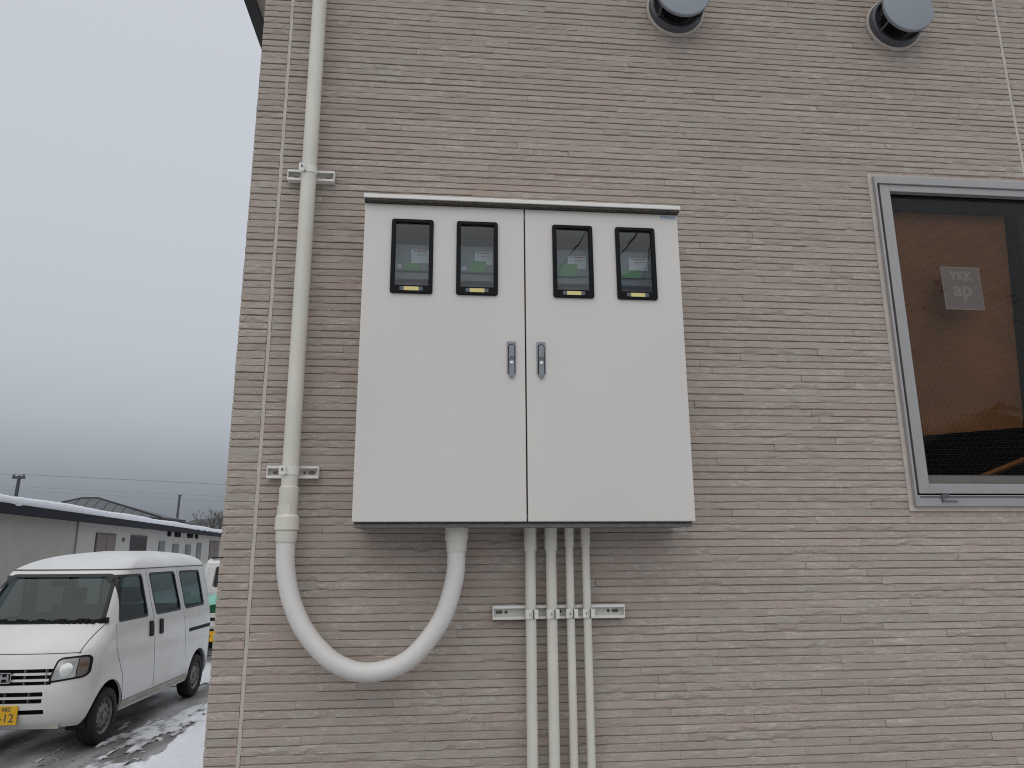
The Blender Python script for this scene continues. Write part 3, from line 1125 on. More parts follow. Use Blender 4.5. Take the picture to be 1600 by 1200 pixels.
# ------------------------------------------------------------------ riser pipe with its fittings
t = thing('riser_pipe', 'thick cream plastic pipe running straight up the wall beside the corner', 'pipe', (-0.4745, PIPE_Y, 1.97))
px = -0.4745
MB().tube([(px, PIPE_Y, 2.03), (px, PIPE_Y, 4.755)], 0.0257, n=40).build('pipe', M['pvc'], t, smooth='auto')
MB().lathe([(0.0262, 2.079), (0.0297, 2.076), (0.0297, 2.024), (0.0288, 2.021), (0.0288, 1.985)], (px, PIPE_Y, 0), axis='z', n=40).build('coupling', M['pvc'], t, smooth='auto')
MB().prism([(px - 0.0302, PIPE_Y - 0.012), (px - 0.0302, PIPE_Y + 0.012), (px + 0.012, PIPE_Y + 0.012), (px + 0.012, PIPE_Y - 0.0290), (px - 0.018, PIPE_Y - 0.0305)], 1.986, 2.0195, axis='z').build('coupling_tab', M['pvc'], t, bevel=0.001)
MB().lathe([(0.0300, 1.992), (0.0362, 1.984), (0.0368, 1.966), (0.0368, 1.945), (0.0340, 1.9432)], (px, PIPE_Y, 0), axis='z', n=40).build('lock_nut', M['pvc'], t, smooth='auto')
MB().lathe([(0.0345, 1.965), (0.0350, 1.962), (0.0350, 1.9605), (0.0345, 1.958)], (px, PIPE_Y, 0), axis='z', n=40).build('nut_rib', M['pvc'], t, smooth='auto')

# ------------------------------------------------------------------ flexible conduit loop
ctrl = [(-0.4745, PIPE_Y, 1.945), (-0.4745, PIPE_Y, 1.895), (-0.468, PIPE_Y - 0.004, 1.82), (-0.443, PIPE_Y - 0.012, 1.729), (-0.393, PIPE_Y - 0.020, 1.638), (-0.308, PIPE_Y - 0.027, 1.557),
        (-0.206, PIPE_Y - 0.032, 1.5265), (-0.088, PIPE_Y - 0.036, 1.560), (0.006, PIPE_Y - 0.040, 1.668), (0.046, PIPE_Y - 0.043, 1.785), (0.0530, PIPE_Y - 0.045, 1.870), (0.0530, PIPE_Y - 0.045, 1.925)]


def catmull(pts, n):
    P = [Vector(p) for p in pts]
    P = [P[0] * 2 - P[1]] + P + [P[-1] * 2 - P[-2]]
    o = []
    for i in range(1, len(P) - 2):
        for k in range(n):
            s_ = k / n
            a, b, c, d = P[i - 1], P[i], P[i + 1], P[i + 2]
            o.append(0.5 * ((2 * b) + (c - a) * s_ + (2 * a - 5 * b + 4 * c - d) * s_ * s_ + (3 * b - a - 3 * c + d) * s_ ** 3))
    o.append(P[-2])
    return o


pts = catmull(ctrl, 40)
cum = [0.0]
for a, b in zip(pts, pts[1:]): cum.append(cum[-1] + (b - a).length)
nr = int(cum[-1] / 0.0024)
arr = np.array([list(p) for p in pts])
sm = np.linspace(0, cum[-1], nr)
path = [Vector([np.interp(q_, cum, arr[:, k]) for k in range(3)]) for q_ in sm]
t = thing('flexible_conduit', 'white ribbed flexible conduit hanging in a U loop below the cabinet', 'conduit', (-0.21, PIPE_Y - 0.03, 1.50))
MB().tube(path, 0.027, n=32, radii=[0.0283 + 0.00055 * (1 if (i // 1) % 2 == 0 else -1) for i in range(nr)]).build('ribbed_tube', M['flex'], t, smooth=True)
MB().lathe([(0.0290, 1.9425), (0.0330, 1.9422), (0.0315, 1.910), (0.0306, 1.9075), (0.0284, 1.9078)], (px, PIPE_Y, 0), axis='z', n=36).build('collar', M['pvc'], t, smooth='auto')
ex, ey = 0.0530, PIPE_Y - 0.045
MB().lathe([(0.0300, 1.9568), (0.0362, 1.9565), (0.0362, 1.912), (0.0350, 1.9098)], (ex, ey, 0), axis='z', n=36).build('connector', M['pvc'], t, smooth='auto')
MB().lathe([(0.0345, 1.9096), (0.0330, 1.905), (0.0310, 1.8775), (0.0306, 1.8752), (0.0284, 1.8755)], (ex, ey, 0), axis='z', n=36).build('collar', M['pvc'], t, smooth='auto')

# ------------------------------------------------------------------ four conduits below the cabinet and their rail
CND = [(0.2900, 0.0170, 0.0204, 1.877), (0.3570, 0.0170, 0.0204, 1.877), (0.4175, 0.0130, 0.0153, 1.890), (0.4710, 0.0130, 0.0153, 1.890)]
CND_LAB = ['thick grey white conduit pipe under the cabinet, first from the left of four', 'thick grey white conduit pipe under the cabinet, second from the left of four',
           'thin grey white conduit pipe under the cabinet, third from the left of four', 'thin grey white conduit pipe under the cabinet, rightmost of four']
for i, (x, r, rc, zc) in enumerate(CND):
    t = thing('conduit_pipe', CND_LAB[i], 'pipe', (x, WY - 0.0365 - r, 0.0), group='conduits below the cabinet')
    y = WY - 0.0372 - r
    MB().tube([(x, y, -0.05), (x, y, 1.955)], r, n=32).build('pipe', M['pvc'], t, smooth='auto')
    MB().lathe([(r + 0.0004, zc - 0.0006), (rc - 0.0008, zc), (rc, zc + 0.002), (rc, 1.9565)], (x, y, 0), axis='z', n=32).build('connector', M['pvc'], t, smooth='auto')
x0, x1, z0, z1 = 0.171, 0.596, 1.6655, 1.7075
zc = (z0 + z1) / 2
t = thing('mounting_rail', 'long white slotted rail clamping the four conduits', 'rail', ((x0 + x1) / 2, WY, z0), group='pipe mounting rails')
pl, lips = channel(x0, x1, z0, z1, [(x0 + 0.011, x0 + 0.033, zc - 0.0055, zc + 0.0055), (x0 + 0.039, x0 + 0.049, zc - 0.005, zc + 0.005),
                                    (x1 - 0.038, x1 - 0.016, zc - 0.0055, zc + 0.0055), (x1 - 0.054, x1 - 0.044, zc - 0.005, zc + 0.005), (0.384, 0.395, zc - 0.005, zc + 0.0055)])
link('back_plate', pl, M['rail'], t)
lips.build('channel', M['rail'], t)
for i, (x, r, rc, _) in enumerate(CND):
    y = WY - 0.0372 - r
    clamp_mesh(x, y, r, zc - 0.0135, zc + 0.009, 268).build('pipe_clamp', M['rail'], t, smooth='auto')
    MB().prism(rrect(x - 0.017, x + 0.0025, zc - 0.0165, zc + 0.011, 0.002), y - r - 0.0052, y - r - 0.0035).build('clamp_ear', M['rail'], t, bevel=0.0006)
    MB().prism(rrect(x + 0.0085, x + 0.021, zc - 0.0165, zc + 0.011, 0.002), y - r - 0.0040, y - r - 0.0024).build('clamp_ear', M['rail'], t, bevel=0.0006)
    MB().box(x + 0.0028, x + 0.0082, y - r - 0.0030, y - r - 0.0012, zc - 0.0162, zc + 0.0095).build('clamp_slit', M['dark_metal'], t)
    MB().lathe([(0.0026, -0.0002), (0.0026, -0.003), (0.0004, -0.003)], (x - 0.0045, y - r - 0.0052, zc - 0.003), n=10).build('screw', M['screw'], t)
# ------------------------------------------------------------------ ground and snow
g = MB()
g.add([(-900, -900, 0), (900, -900, 0), (900, 1500, 0), (-900, 1500, 0)], [(0, 1, 2, 3)])
tag(link('ground', g.mesh(fix=False), M['ground']), kind='structure')


def vnoise(shape, cell, rng):
    """smooth value noise on a grid"""
    h, w_ = shape
    gy, gx = int(h / cell[0]) + 3, int(w_ / cell[1]) + 3
    a = rng.random((gy, gx))
    yy, xx = np.arange(h) / cell[0], np.arange(w_) / cell[1]
    iy, ix = yy.astype(int), xx.astype(int)
    fy, fx = yy - iy, xx - ix
    fy, fx = fy * fy * (3 - 2 * fy), fx * fx * (3 - 2 * fx)
    A, B = a[np.ix_(iy, ix)], a[np.ix_(iy, ix + 1)]
    C, D = a[np.ix_(iy + 1, ix)], a[np.ix_(iy + 1, ix + 1)]
    top = A + (B - A) * fx
    bot = C + (D - C) * fx
    return top + (bot - top) * fy[:, None]


rng = np.random.default_rng(5)


def snow_patch(name, x0, x1, y0, y1, step, bias, amp, material, label, cells, soft=0.25):
    nx, ny = int((x1 - x0) / step), int((y1 - y0) / step)
    H = np.zeros((ny, nx))
    tot = 0
    for (cy, cx), wgt in cells:
        H += wgt * vnoise((ny, nx), (max(1.5, cy / step), max(1.5, cx / step)), rng)
        tot += wgt
    H /= tot
    X = x0 + np.arange(nx) * step
    Y = y0 + np.arange(ny) * step
    XX, YY = np.meshgrid(X, Y)
    H = (H - 0.5) * 2.4 + bias(XX, YY)
    Z = np.where(H > 0, 0.004 + np.minimum(H, 0.75) * amp, 0.0)
    keep = H > -0.02
    idx = -np.ones((ny, nx), int)
    F = []
    ok = keep[:-1, :-1] & keep[1:, :-1] & keep[:-1, 1:] & keep[1:, 1:]
    used = np.zeros((ny, nx), bool)
    used[:-1, :-1] |= ok; used[1:, :-1] |= ok; used[:-1, 1:] |= ok; used[1:, 1:] |= ok
    idx[used] = np.arange(used.sum())
    V = np.stack([XX[used], YY[used], np.where(H > 0, Z, -0.004)[used]], 1)
    jj, ii = np.nonzero(ok)
    F = np.stack([idx[jj, ii], idx[jj, ii + 1], idx[jj + 1, ii + 1], idx[jj + 1, ii]], 1)
    me = bpy.data.meshes.new(name)
    me.from_pydata(V.tolist(), [], F.tolist())
    me.attributes.new('depth', 'FLOAT', 'POINT').data.foreach_set('value', np.clip(H[used] / soft, 0, 1).astype(np.float32))
    return tag(link(name, me, material, smooth=True), label, 'snow', kind='stuff')


def edge_x(y):          # right-hand limit of the trodden strip beside the van
    return -2.78 + 0.01 * (y - 7.5)


# clean snow along the house, broken crust in the wheel track
snow_patch('snow', -3.3, -0.75, 2.6, 17.0, 0.03,
           lambda X, Y: np.clip((X - edge_x(Y)) * 2.6, -1.6, 1.3) + 0.05, 0.10, M['snow_clean'],
           'clean white snow banked beside the house wall', [((0.9, 0.35), 1.0), ((0.35, 0.12), 0.8), ((0.12, 0.05), 0.5)])
snow_patch('snow', -3.9, -2.1, 5.2, 13.0, 0.022,
           lambda X, Y: 0.20 - 1.3 * np.clip(-3.28 + 0.16 * (Y - 7.4) - X, 0, 1) - 0.15 * np.clip(Y - 9, 0, 3), 0.030, M['snow_slush'],
           'broken dirty snow crust in the wheel track beside the van', [((0.9, 0.20), 1.0), ((0.28, 0.08), 0.9), ((0.09, 0.04), 0.7)], soft=0.42)
snow_patch('snow', -9.5, -3.2, 4.0, 22.0, 0.09,
           lambda X, Y: -0.05 + np.clip((Y - 11.2) * 0.35, -0.45, 0.5) - 0.75 * ((X > -5.0) & (X < -3.35) & (Y > 7.0) & (Y < 11.4)), 0.06, M['snow_slush'],
           'thin grey snow lying around the parked vehicles', [((1.6, 0.6), 1.0), ((0.5, 0.25), 0.8), ((0.2, 0.1), 0.4)])
snow_patch('snow', -60.0, 30.0, 11.5, 90.0, 0.9,
           lambda X, Y: 0.15 + np.clip((Y - 20) * 0.04, -0.2, 0.5), 0.10, M['snow'],
           'snow covering the yards behind the vehicles', [((9, 6), 1.0), ((3, 3), 0.7)])
snow_patch('snow', -16.0, 14.0, -24.0, 2.3, 0.22,
           lambda X, Y: 0.10 + 0 * X, 0.06, M['snow'],
           'patchy snow on the yard in front of the house', [((3, 2.2), 1.0), ((1.1, 0.7), 0.8), ((0.5, 0.4), 0.4)])

# ------------------------------------------------------------------ the white van
VZ = [0.25, 0.285, 0.33, 0.42, 0.52, 0.60, 0.64, 0.70, 0.78, 0.86, 0.93, 0.97, 1.02, 1.08, 1.14, 1.17, 1.22, 1.30, 1.38, 1.46, 1.54, 1.60, 1.645, 1.675, 1.695, 1.705, 1.73, 1.765, 1.80, 1.83, 1.855, 1.875, 1.888, 1.895]


def prof(table):
    zz = np.linspace(0.2, 1.95, 700)
    v = np.interp(zz, [a for a, _ in table], [b for _, b in table])
    k = np.ones(13) / 13
    v = np.convolve(np.pad(v, 6, mode='edge'), k, 'valid')
    return lambda z: float(np.interp(z, zz, v))


V_SF = prof([(0.25, 1.55), (0.30, 1.60), (0.42, 1.635), (0.60, 1.645), (0.64, 1.632), (0.78, 1.615), (0.92, 1.565), (0.97, 1.52), (1.16, 1.285), (1.64, 0.915), (1.70, 0.84), (1.76, 0.66), (1.82, 0.40), (1.86, 0.14), (1.885, -0.15), (1.895, -0.40)])
V_SR = prof([(0.25, -1.77), (0.33, -1.80), (0.6, -1.815), (0.9, -1.815), (1.17, -1.79), (1.62, -1.69), (1.70, -1.665), (1.78, -1.61), (1.83, -1.52), (1.86, -1.40), (1.885, -1.15), (1.895, -0.9)])
V_W = prof([(0.25, 0.700), (0.30, 0.722), (0.36, 0.734), (0.60, 0.7375), (0.90, 0.7375), (1.00, 0.730), (1.16, 0.712), (1.62, 0.640), (1.69, 0.628), (1.715, 0.620), (1.76, 0.590), (1.81, 0.530), (1.85, 0.435), (1.88, 0.29), (1.895, 0.14)])
V_RF = prof([(0.25, 0.34), (0.6, 0.36), (0.95, 0.34), (1.16, 0.30), (1.64, 0.22), (1.75, 0.22), (1.895, 0.10)])


def van_outline(z, n_f=16, n_s=22, n_r=9):
    sf, sr, w_, lf = V_SF(z), V_SR(z), V_W(z), V_RF(z)
    lr = min(0.16, 0.3 * (sf - sr))
    lf = min(lf, 0.45 * (sf - sr))
    pts = []
    for k in range(n_f + 1):
        t = math.pi / 2 * (1 - k / n_f)
        c, s_ = max(0, math.cos(t)), max(0, math.sin(t))
        pts.append((w_ * c ** (2 / 2.7), -(sf - lf) - lf * s_ ** (2 / 2.7)))
    for k in range(1, n_s):
        pts.append((w_, -(sf - lf) + ((sf - lf) - (sr + lr)) * k / n_s))
    for k in range(n_r + 1):
        t = math.pi / 2 * k / n_r
        c, s_ = max(0, math.cos(t)), max(0, math.sin(t))
        pts.append((w_ * c ** (2 / 3.4), -(sr + lr) + lr * s_ ** (2 / 3.4)))
    full = pts + [(-x, y) for x, y in reversed(pts[1:-1])]
    return full


def van_loft(offset=0.0):
    mb = MB()
    rings = [van_outline(z) for z in VZ]
    n = len(rings[0])
    vs = [(x, y, z) for ring, z in zip(rings, VZ) for x, y in ring]
    fs = []
    for i in range(len(VZ) - 1):
        for k in range(n):
            k2 = (k + 1) % n
            fs.append((i * n + k, i * n + k2, (i + 1) * n + k2, (i + 1) * n + k))
    half = (n // 2)
    b = (len(VZ) - 1) * n
    for base, flip in ((0, True), (b, False)):      # close top and bottom with strips of quads
        for k in range(half):
            a, c, d, e = k, k + 1, (n - k - 1) % n, (n - k) % n
            q = [base + a, base + c, base + d, base + e]
            q = list(dict.fromkeys(q))
            if len(q) > 2: fs.append(tuple(q[::-1] if flip else q))
    mb.add(vs, fs)
    me = mb.mesh()
    if offset:
        me.update()
        nrm = [v.normal.copy() for v in me.vertices]
        for v, nn in zip(me.vertices, nrm):
            v.co += nn * offset
    return me


SHELLS = {}


def van_shell(o_out, o_in):
    """hollow skin between two offsets of the body surface"""
    key = (o_out, o_in)
    if key not in SHELLS:
        SHELLS[key] = boolean(van_loft(o_out), [van_loft(o_in)])
    return SHELLS[key].copy()


def side_prism(pts, x0=0.3, x1=0.9):
    return MB().prism([(-s_, z) for s_, z in pts], x0, x1, axis='x').mesh()


def both(pts):
    return [side_prism(pts), side_prism(pts, -0.9, -0.3)]


def front_prism(pts, y0=-2.2, y1=-0.6):
    return MB().prism(pts, y0, y1, axis='y').mesh()


def soften(poly, r=0.035, n=3):
    o = []
    m_ = len(poly)
    for i in range(m_):
        p, a, b = Vector(poly[i]), Vector(poly[i - 1]), Vector(poly[(i + 1) % m_])
        da, db = (a - p), (b - p)
        ra, rb = min(r, da.length * 0.45), min(r, db.length * 0.45)
        p0, p1 = p + da.normalized() * ra, p + db.normalized() * rb
        for k in range(n + 1):
            t = k / n
            q = p0 * (1 - t) ** 2 + p * 2 * t * (1 - t) + p1 * t * t
            o.append((q.x, q.y))
    return o


def grow(poly, d):
    c = Vector((sum(p[0] for p in poly) / len(poly), sum(p[1] for p in poly) / len(poly)))
    out_ = []
    n = len(poly)
    area = sum(poly[i][0] * poly[(i + 1) % n][1] - poly[(i + 1) % n][0] * poly[i][1] for i in range(n))
    sg = 1 if area > 0 else -1
    for i in range(n):
        p = Vector(poly[i])
        e0 = (p - Vector(poly[i - 1])).normalized()
        e1 = (Vector(poly[(i + 1) % n]) - p).normalized()
        n0, n1 = Vector((e0.y, -e0.x)) * sg, Vector((e1.y, -e1.x)) * sg
        b = (n0 + n1)
        if b.length < 1e-6: b = n0
        b = b.normalized() / max(0.4, b.normalized().dot(n0))
        q = p + b * d
        out_.append((q.x, q.y))
    return out_


VAN_ROT = math.radians(-2.72)
van = thing('van', 'white high-roofed mini van parked nose toward the camera on wet snowy ground', 'van', (-4.016, 9.40, 0.0), VAN_ROT)
W1 = [(1.00, 1.165), (0.29, 1.165), (0.42, 1.635), (0.875, 1.635)]
W2 = [(0.075, 1.165), (-0.66, 1.165), (-0.50, 1.638), (0.225, 1.638)]
W3 = [(-0.80, 1.165), (-1.46, 1.172), (-1.335, 1.632), (-0.655, 1.638)]
WS = [(-0.625, 1.185), (0.625, 1.185), (0.560, 1.60), (0.52, 1.642), (-0.52, 1.642), (-0.560, 1.60)]
RWN = [(-0.60, 1.17), (0.60, 1.17), (0.54, 1.60), (-0.54, 1.60)]
AR_F, AR_R, AR_Z, AR = 1.105, -1.345, 0.285, 0.325
L_ = dict(local=True)


def arch_tool(s_):
    return MB().lathe([(AR, -1.0), (AR, 1.0)], (0, -s_, AR_Z), axis='x', n=40).mesh()


skin = van_shell(0.0, -0.028)
cuts = [arch_tool(AR_F), arch_tool(AR_R)]
for w_ in (W1, W2, W3):
    cuts += both(soften(w_, 0.05))
cuts.append(front_prism(soften(WS, 0.05)))
cuts.append(MB().prism(soften(RWN, 0.05), 1.2, 2.2, axis='y').mesh())
# openings of the grilles
GR = []
for zc, hh, xr in ((0.772, 0.017, 0.430), (0.717, 0.017, 0.427), (0.663, 0.016, 0.415)):
    GR.append((-xr, xr, zc - hh, zc + hh))
for zc, hh, xr in ((0.566, 0.020, 0.36), (0.505, 0.020, 0.357)):
    GR.append((-xr, xr, zc - hh, zc + hh))
GR.append((-0.38, 0.38, 0.385, 0.428))
for a, b, c, d in GR:
    cuts.append(MB().prism(rrect(a, b, c, d, 0.012, 3), -2.2, -1.2, axis='y').mesh())
body = boolean(skin, cuts)
link('body', body, M['van_white'], van, smooth='auto', **L_)


def patch(tools, o_out, o_in, name, material, minus=None, parent=None):
    """a piece of a layer that follows the body surface, cut out by the tool prism"""
    sh = van_shell(o_out, o_in)
    obs = []
    for t_ in tools:
        me_ = boolean(sh.copy(), [t_], 'INTERSECT')
        if minus:
            me_ = boolean(me_, minus, 'DIFFERENCE')
        if len(me_.polygons) == 0: continue
        obs.append(link(name, me_, material, parent or van, smooth='auto', **L_))
    return obs


def keep_front(me_list): return me_list


for w_ in (W1, W2, W3):
    gl_ = 'van_glass' if w_ is not W3 else 'van_glass'
    patch(both(soften(grow(w_, 0.004), 0.05)), -0.012, -0.016, 'side_window', M[gl_])
    inner = both(soften(grow(w_, -0.020), 0.04))
    for k, tl in enumerate(both(soften(grow(w_, 0.006), 0.05))):
        patch([tl], 0.0025, -0.012, 'window_seal', M['seal'], minus=[inner[k]])
patch([front_prism(soften(grow(WS, 0.004), 0.05))], -0.012, -0.016, 'windscreen', M['van_glass'])
patch([front_prism(soften(grow(WS, 0.012), 0.05))], 0.0025, -0.012, 'windscreen_seal', M['seal'], minus=[front_prism(soften(grow(WS, -0.020), 0.04), -2.5, -0.4)])
patch([MB().prism(soften(grow(RWN, 0.004), 0.05), 1.2, 2.2, axis='y').mesh()], -0.012, -0.016, 'rear_window', M['van_glass'])
# wiper and black cowl along the foot of the windscreen
mb = MB()
for k in range(24):
    x = -0.62 + 1.24 * k / 23
    y = -(V_SF(1.185) - 0.012) + 0.0
    # follow the bowed base of the glass
    ring = van_outline(1.20)
    yy = min((abs(px_ - abs(x)), py_) for px_, py_ in ring if py_ < 0)[1]
    mb.box(x, x + 0.054, yy - 0.020, yy + 0.012, 1.166, 1.212 + 0.010 * math.sin(k * 1.7))
mb.build('cowl', M['soft_black'], van, **L_)


def line_patch(pts, width, name='panel_gap', side=1):
    """thin groove line on the side of the body along a polyline in (s, z)"""
    polys = []
    left, right = [], []
    P = [Vector(p) for p in pts]
    for i, p in enumerate(P):
        t_ = (P[min(i + 1, len(P) - 1)] - P[max(i - 1, 0)]).normalized()
        nn = Vector((-t_.y, t_.x)) * width / 2
        left.append((p + nn)[:])
        right.append((p - nn)[:])
    return side_prism(left + right[::-1], *( (0.3, 0.9) if side > 0 else (-0.9, -0.3)))


gaps = []
for sd in (1, -1):
    gaps += [line_patch([(1.05, 1.15), (1.035, 0.9), (0.85, 0.62), (0.79, 0.35)], 0.007, side=sd),
             line_patch([(0.30, 1.66), (0.155, 1.15), (0.10, 0.8), (0.02, 0.345)], 0.007, side=sd),
             line_patch([(0.79, 0.345), (-0.98, 0.345)], 0.007, side=sd),
             line_patch([(-0.58, 1.66), (-0.74, 1.15), (-0.83, 0.8), (-0.90, 0.55)], 0.005, side=sd)]
patch(gaps, 0.0012, -0.004, 'panel_gap', M['gap'])
# roof gutter
patch([MB().box(-1, 1, -0.88, 1.75, 1.693, 1.702).mesh()], 0.006, -0.003, 'roof_gutter', M['gap'])
# bonnet shut lines
mb1 = MB().box(-0.60, 0.60, -1.70, -1.2, 0.918, 0.925).mesh()
patch([mb1], 0.0012, -0.004, 'bonnet_gap', M['gap'])
for sd in (1, -1):
    seam = []
    for z, x in ((0.915, 0.585), (0.96, 0.592), (1.01, 0.600), (1.06, 0.612), (1.11, 0.630), (1.15, 0.648)):
        fr_ = van_outline(z, n_f=60)[:61]
        y = float(np.interp(x, [q_[0] for q_ in fr_], [q_[1] for q_ in fr_]))
        seam.append((x * sd, y + 0.0005, z))
    MB().tube(seam, 0.0045, n=6).build('bonnet_gap', M['gap'], van, **L_)
# sliding door rail and handles
for sd in (1, -1):
    patch([line_patch([(-0.93, 0.885), (-1.80, 0.885)], 0.045, side=sd)], 0.002, -0.006, 'door_rail', M['soft_black'])
    for s0 in (0.265, -0.005):
        pr = [(s0, 0.935), (s0, 1.105), (s0 - 0.085, 1.105), (s0 - 0.085, 0.935)]
        patch([side_prism(soften(pr, 0.02), *((0.3, 0.9) if sd > 0 else (-0.9, -0.3)))], 0.016, -0.004, 'door_handle', M['soft_black'])
# dirty sill below the doors
for sd in (1, -1):
    patch([line_patch([(0.80, 0.305), (-1.02, 0.305)], 0.065, side=sd)], 0.004, -0.004, 'sill', M['sill_dirt'])
# headlamps
for sd in (1, -1):
    HL = [(0.385 * sd, 0.660), (0.425 * sd, 0.860), (0.46 * sd, 0.885), (0.665 * sd, 0.898), (0.695 * sd, 0.865), (0.698 * sd, 0.735), (0.665 * sd, 0.695)]
    if sd < 0: HL = HL[::-1]
    big = soften(HL, 0.025)
    small = soften(grow(HL, -0.018), 0.02)
    mid_x = 0.598 * sd
    hb = MB().prism(small, -2.2, -1.15, axis='y').mesh()
    sep_ = MB().box(min(mid_x, mid_x + 0.3 * sd), max(mid_x, mid_x + 0.3 * sd), -2.3, -1.0, 0.5, 1.0).mesh()
    hl = patch([MB().prism(big, -2.2, -1.15, axis='y').mesh()], 0.003, -0.006, 'headlamp', M['soft_black'])
    par = hl[0] if hl else van
    patch([hb], 0.0052, -0.002, 'lamp_lens', M['reflector'], minus=[sep_], parent=par)
    hb2 = MB().prism(small, -2.2, -1.15, axis='y').mesh()
    inward = MB().box(min(mid_x + 0.008 * sd, mid_x - 0.9 * sd), max(mid_x + 0.008 * sd, mid_x - 0.9 * sd), -2.3, -1.0, 0.5, 1.0).mesh
    patch([hb2], 0.0048, -0.002, 'turn_signal', M['smoke_lens'], minus=[inward()], parent=par)
    bulb = soften([(0.612 * sd, 0.79), (0.675 * sd, 0.80), (0.675 * sd, 0.83), (0.612 * sd, 0.825)][::(1 if sd > 0 else -1)], 0.01)
    patch([MB().prism(bulb, -2.2, -1.15, axis='y').mesh()], 0.0062, 0.0, 'amber_bulb', M['amber'], parent=par)
    bowl = soften([(0.475 * sd, 0.70), (0.555 * sd, 0.715), (0.575 * sd, 0.80), (0.53 * sd, 0.845), (0.46 * sd, 0.81)][::(1 if sd > 0 else -1)], 0.04)
    patch([MB().prism(bowl, -2.2, -1.15, axis='y').mesh()], 0.0068, 0.0, 'lamp_bowl', M['lens'], parent=par)
# grille backing, bars and emblem
MB().prism([(x, -1.56 + 0.28 * (abs(x) / 0.5) ** 2 * 0.35) for x in np.linspace(-0.5, 0.5, 11)] + [(0.5, -1.40), (-0.5, -1.40)], 0.36, 0.80, axis='z').build('grille_backing', M['soft_black'], van, **L_)
mb = MB()
for z0_, z1_, xs_ in ((0.645, 0.79, (-0.36, -0.16, 0.16, 0.36)), (0.485, 0.587, (-0.22, 0.0, 0.22))):
    for x in xs_:
        mb.box(x - 0.004, x + 0.004, -1.605, -1.57, z0_, z1_)
mb.build('grille_post', M['grey_metal'], van, kind='stuff', **L_)
yf = -V_SF(0.71) - 0.012
eo = MB().prism(rrect(-0.062, 0.062, 0.668, 0.766, 0.020), yf - 0.010, yf + 0.03, axis='y').mesh()
ei = MB().prism(rrect(-0.053, 0.053, 0.677, 0.757, 0.016), yf - 0.03, yf + 0.004, axis='y').mesh()
em = link('emblem', boolean(eo, [ei]), M['chrome'], van, **L_)
MB().prism([(-0.044, 0.683), (-0.026, 0.683), (-0.023, 0.708), (0.023, 0.708), (0.026, 0.683), (0.044, 0.683), (0.036, 0.752), (0.019, 0.752), (0.021, 0.727), (-0.021, 0.727), (-0.019, 0.752), (-0.036, 0.752)], yf - 0.011, yf + 0.003, axis='y').build('emblem_letter', M['chrome'], em, **L_)
MB().box(-0.052, 0.052, yf + 0.0035, yf + 0.006, 0.678, 0.756).build('emblem_field', M['soft_black'], em, **L_)
# number plate
yp = -V_SF(0.40) - 0.022
pl = MB().box(-0.165, 0.165, yp, yp + 0.012, 0.305, 0.470).build('number_plate', M['plate_yellow'], van, **L_)
for body_, size, x, z in (('480', 0.058, 0.060, 0.440), ('8-12', 0.105, 0.045, 0.362)):
    me = text_mesh(body_, size, 0.0008)
    me.transform(Matrix.Translation((x, yp - 0.0012, z)))
    link('plate_characters', me, M['ink'], pl, **L_)
MB().box(-0.50, 0.50, -1.55, -1.42, 0.245, 0.285).build('lower_lip', M['sill_dirt'], van, **L_)
# cabin
MB().box(-0.66, 0.66, -1.25, 1.72, 0.30, 0.36).build('floor', M['soft_black'], van, **L_)
MB().prism([(-1.25, 0.36), (-1.25, 0.90), (-1.08, 1.10), (-0.86, 1.10), (-0.84, 0.36)], -0.58, 0.58, axis='x').build('dashboard', M['seat'], van, bevel=0.02, **L_)
for x in (-0.33, 0.33):
    sc_ = MB().prism([(-0.62, 0.62), (-0.10, 0.58), (-0.10, 0.74), (-0.62, 0.78)], x - 0.23, x + 0.23, axis='x').build('seat', M['seat'], van, bevel=0.03, **L_)
    MB().prism([(-0.16, 0.72), (0.02, 1.28), (0.12, 1.28), (0.0, 0.70)], x - 0.22, x + 0.22, axis='x').build('seat_back', M['seat'], van, bevel=0.03, **L_)
    MB().prism([(0.03, 1.29), (0.04, 1.47), (0.12, 1.47), (0.11, 1.29)], x - 0.13, x + 0.13, axis='x').build('headrest', M['seat'], van, bevel=0.02, **L_)
MB().prism([(0.75, 0.60), (0.95, 1.22), (1.06, 1.22), (0.95, 0.6)], -0.58, 0.58, axis='x').build('rear_seat', M['seat_tan'], van, bevel=0.03, **L_)
for x in (0.33,):
    ringp = [(x + 0.17 * math.cos(t), -0.80 - 0.06 * math.sin(t), 1.06 + 0.15 * math.sin(t)) for t in np.linspace(0, 2 * math.pi, 25)]
    MB().tube(ringp, 0.014, n=8).build('steering_wheel', M['soft_black'], van, smooth='auto', **L_)
MB().prism(rrect(-0.11, 0.11, 1.52, 1.585, 0.02), -0.86, -0.83, axis='y').build('rear_view_mirror', M['soft_black'], van, **L_)


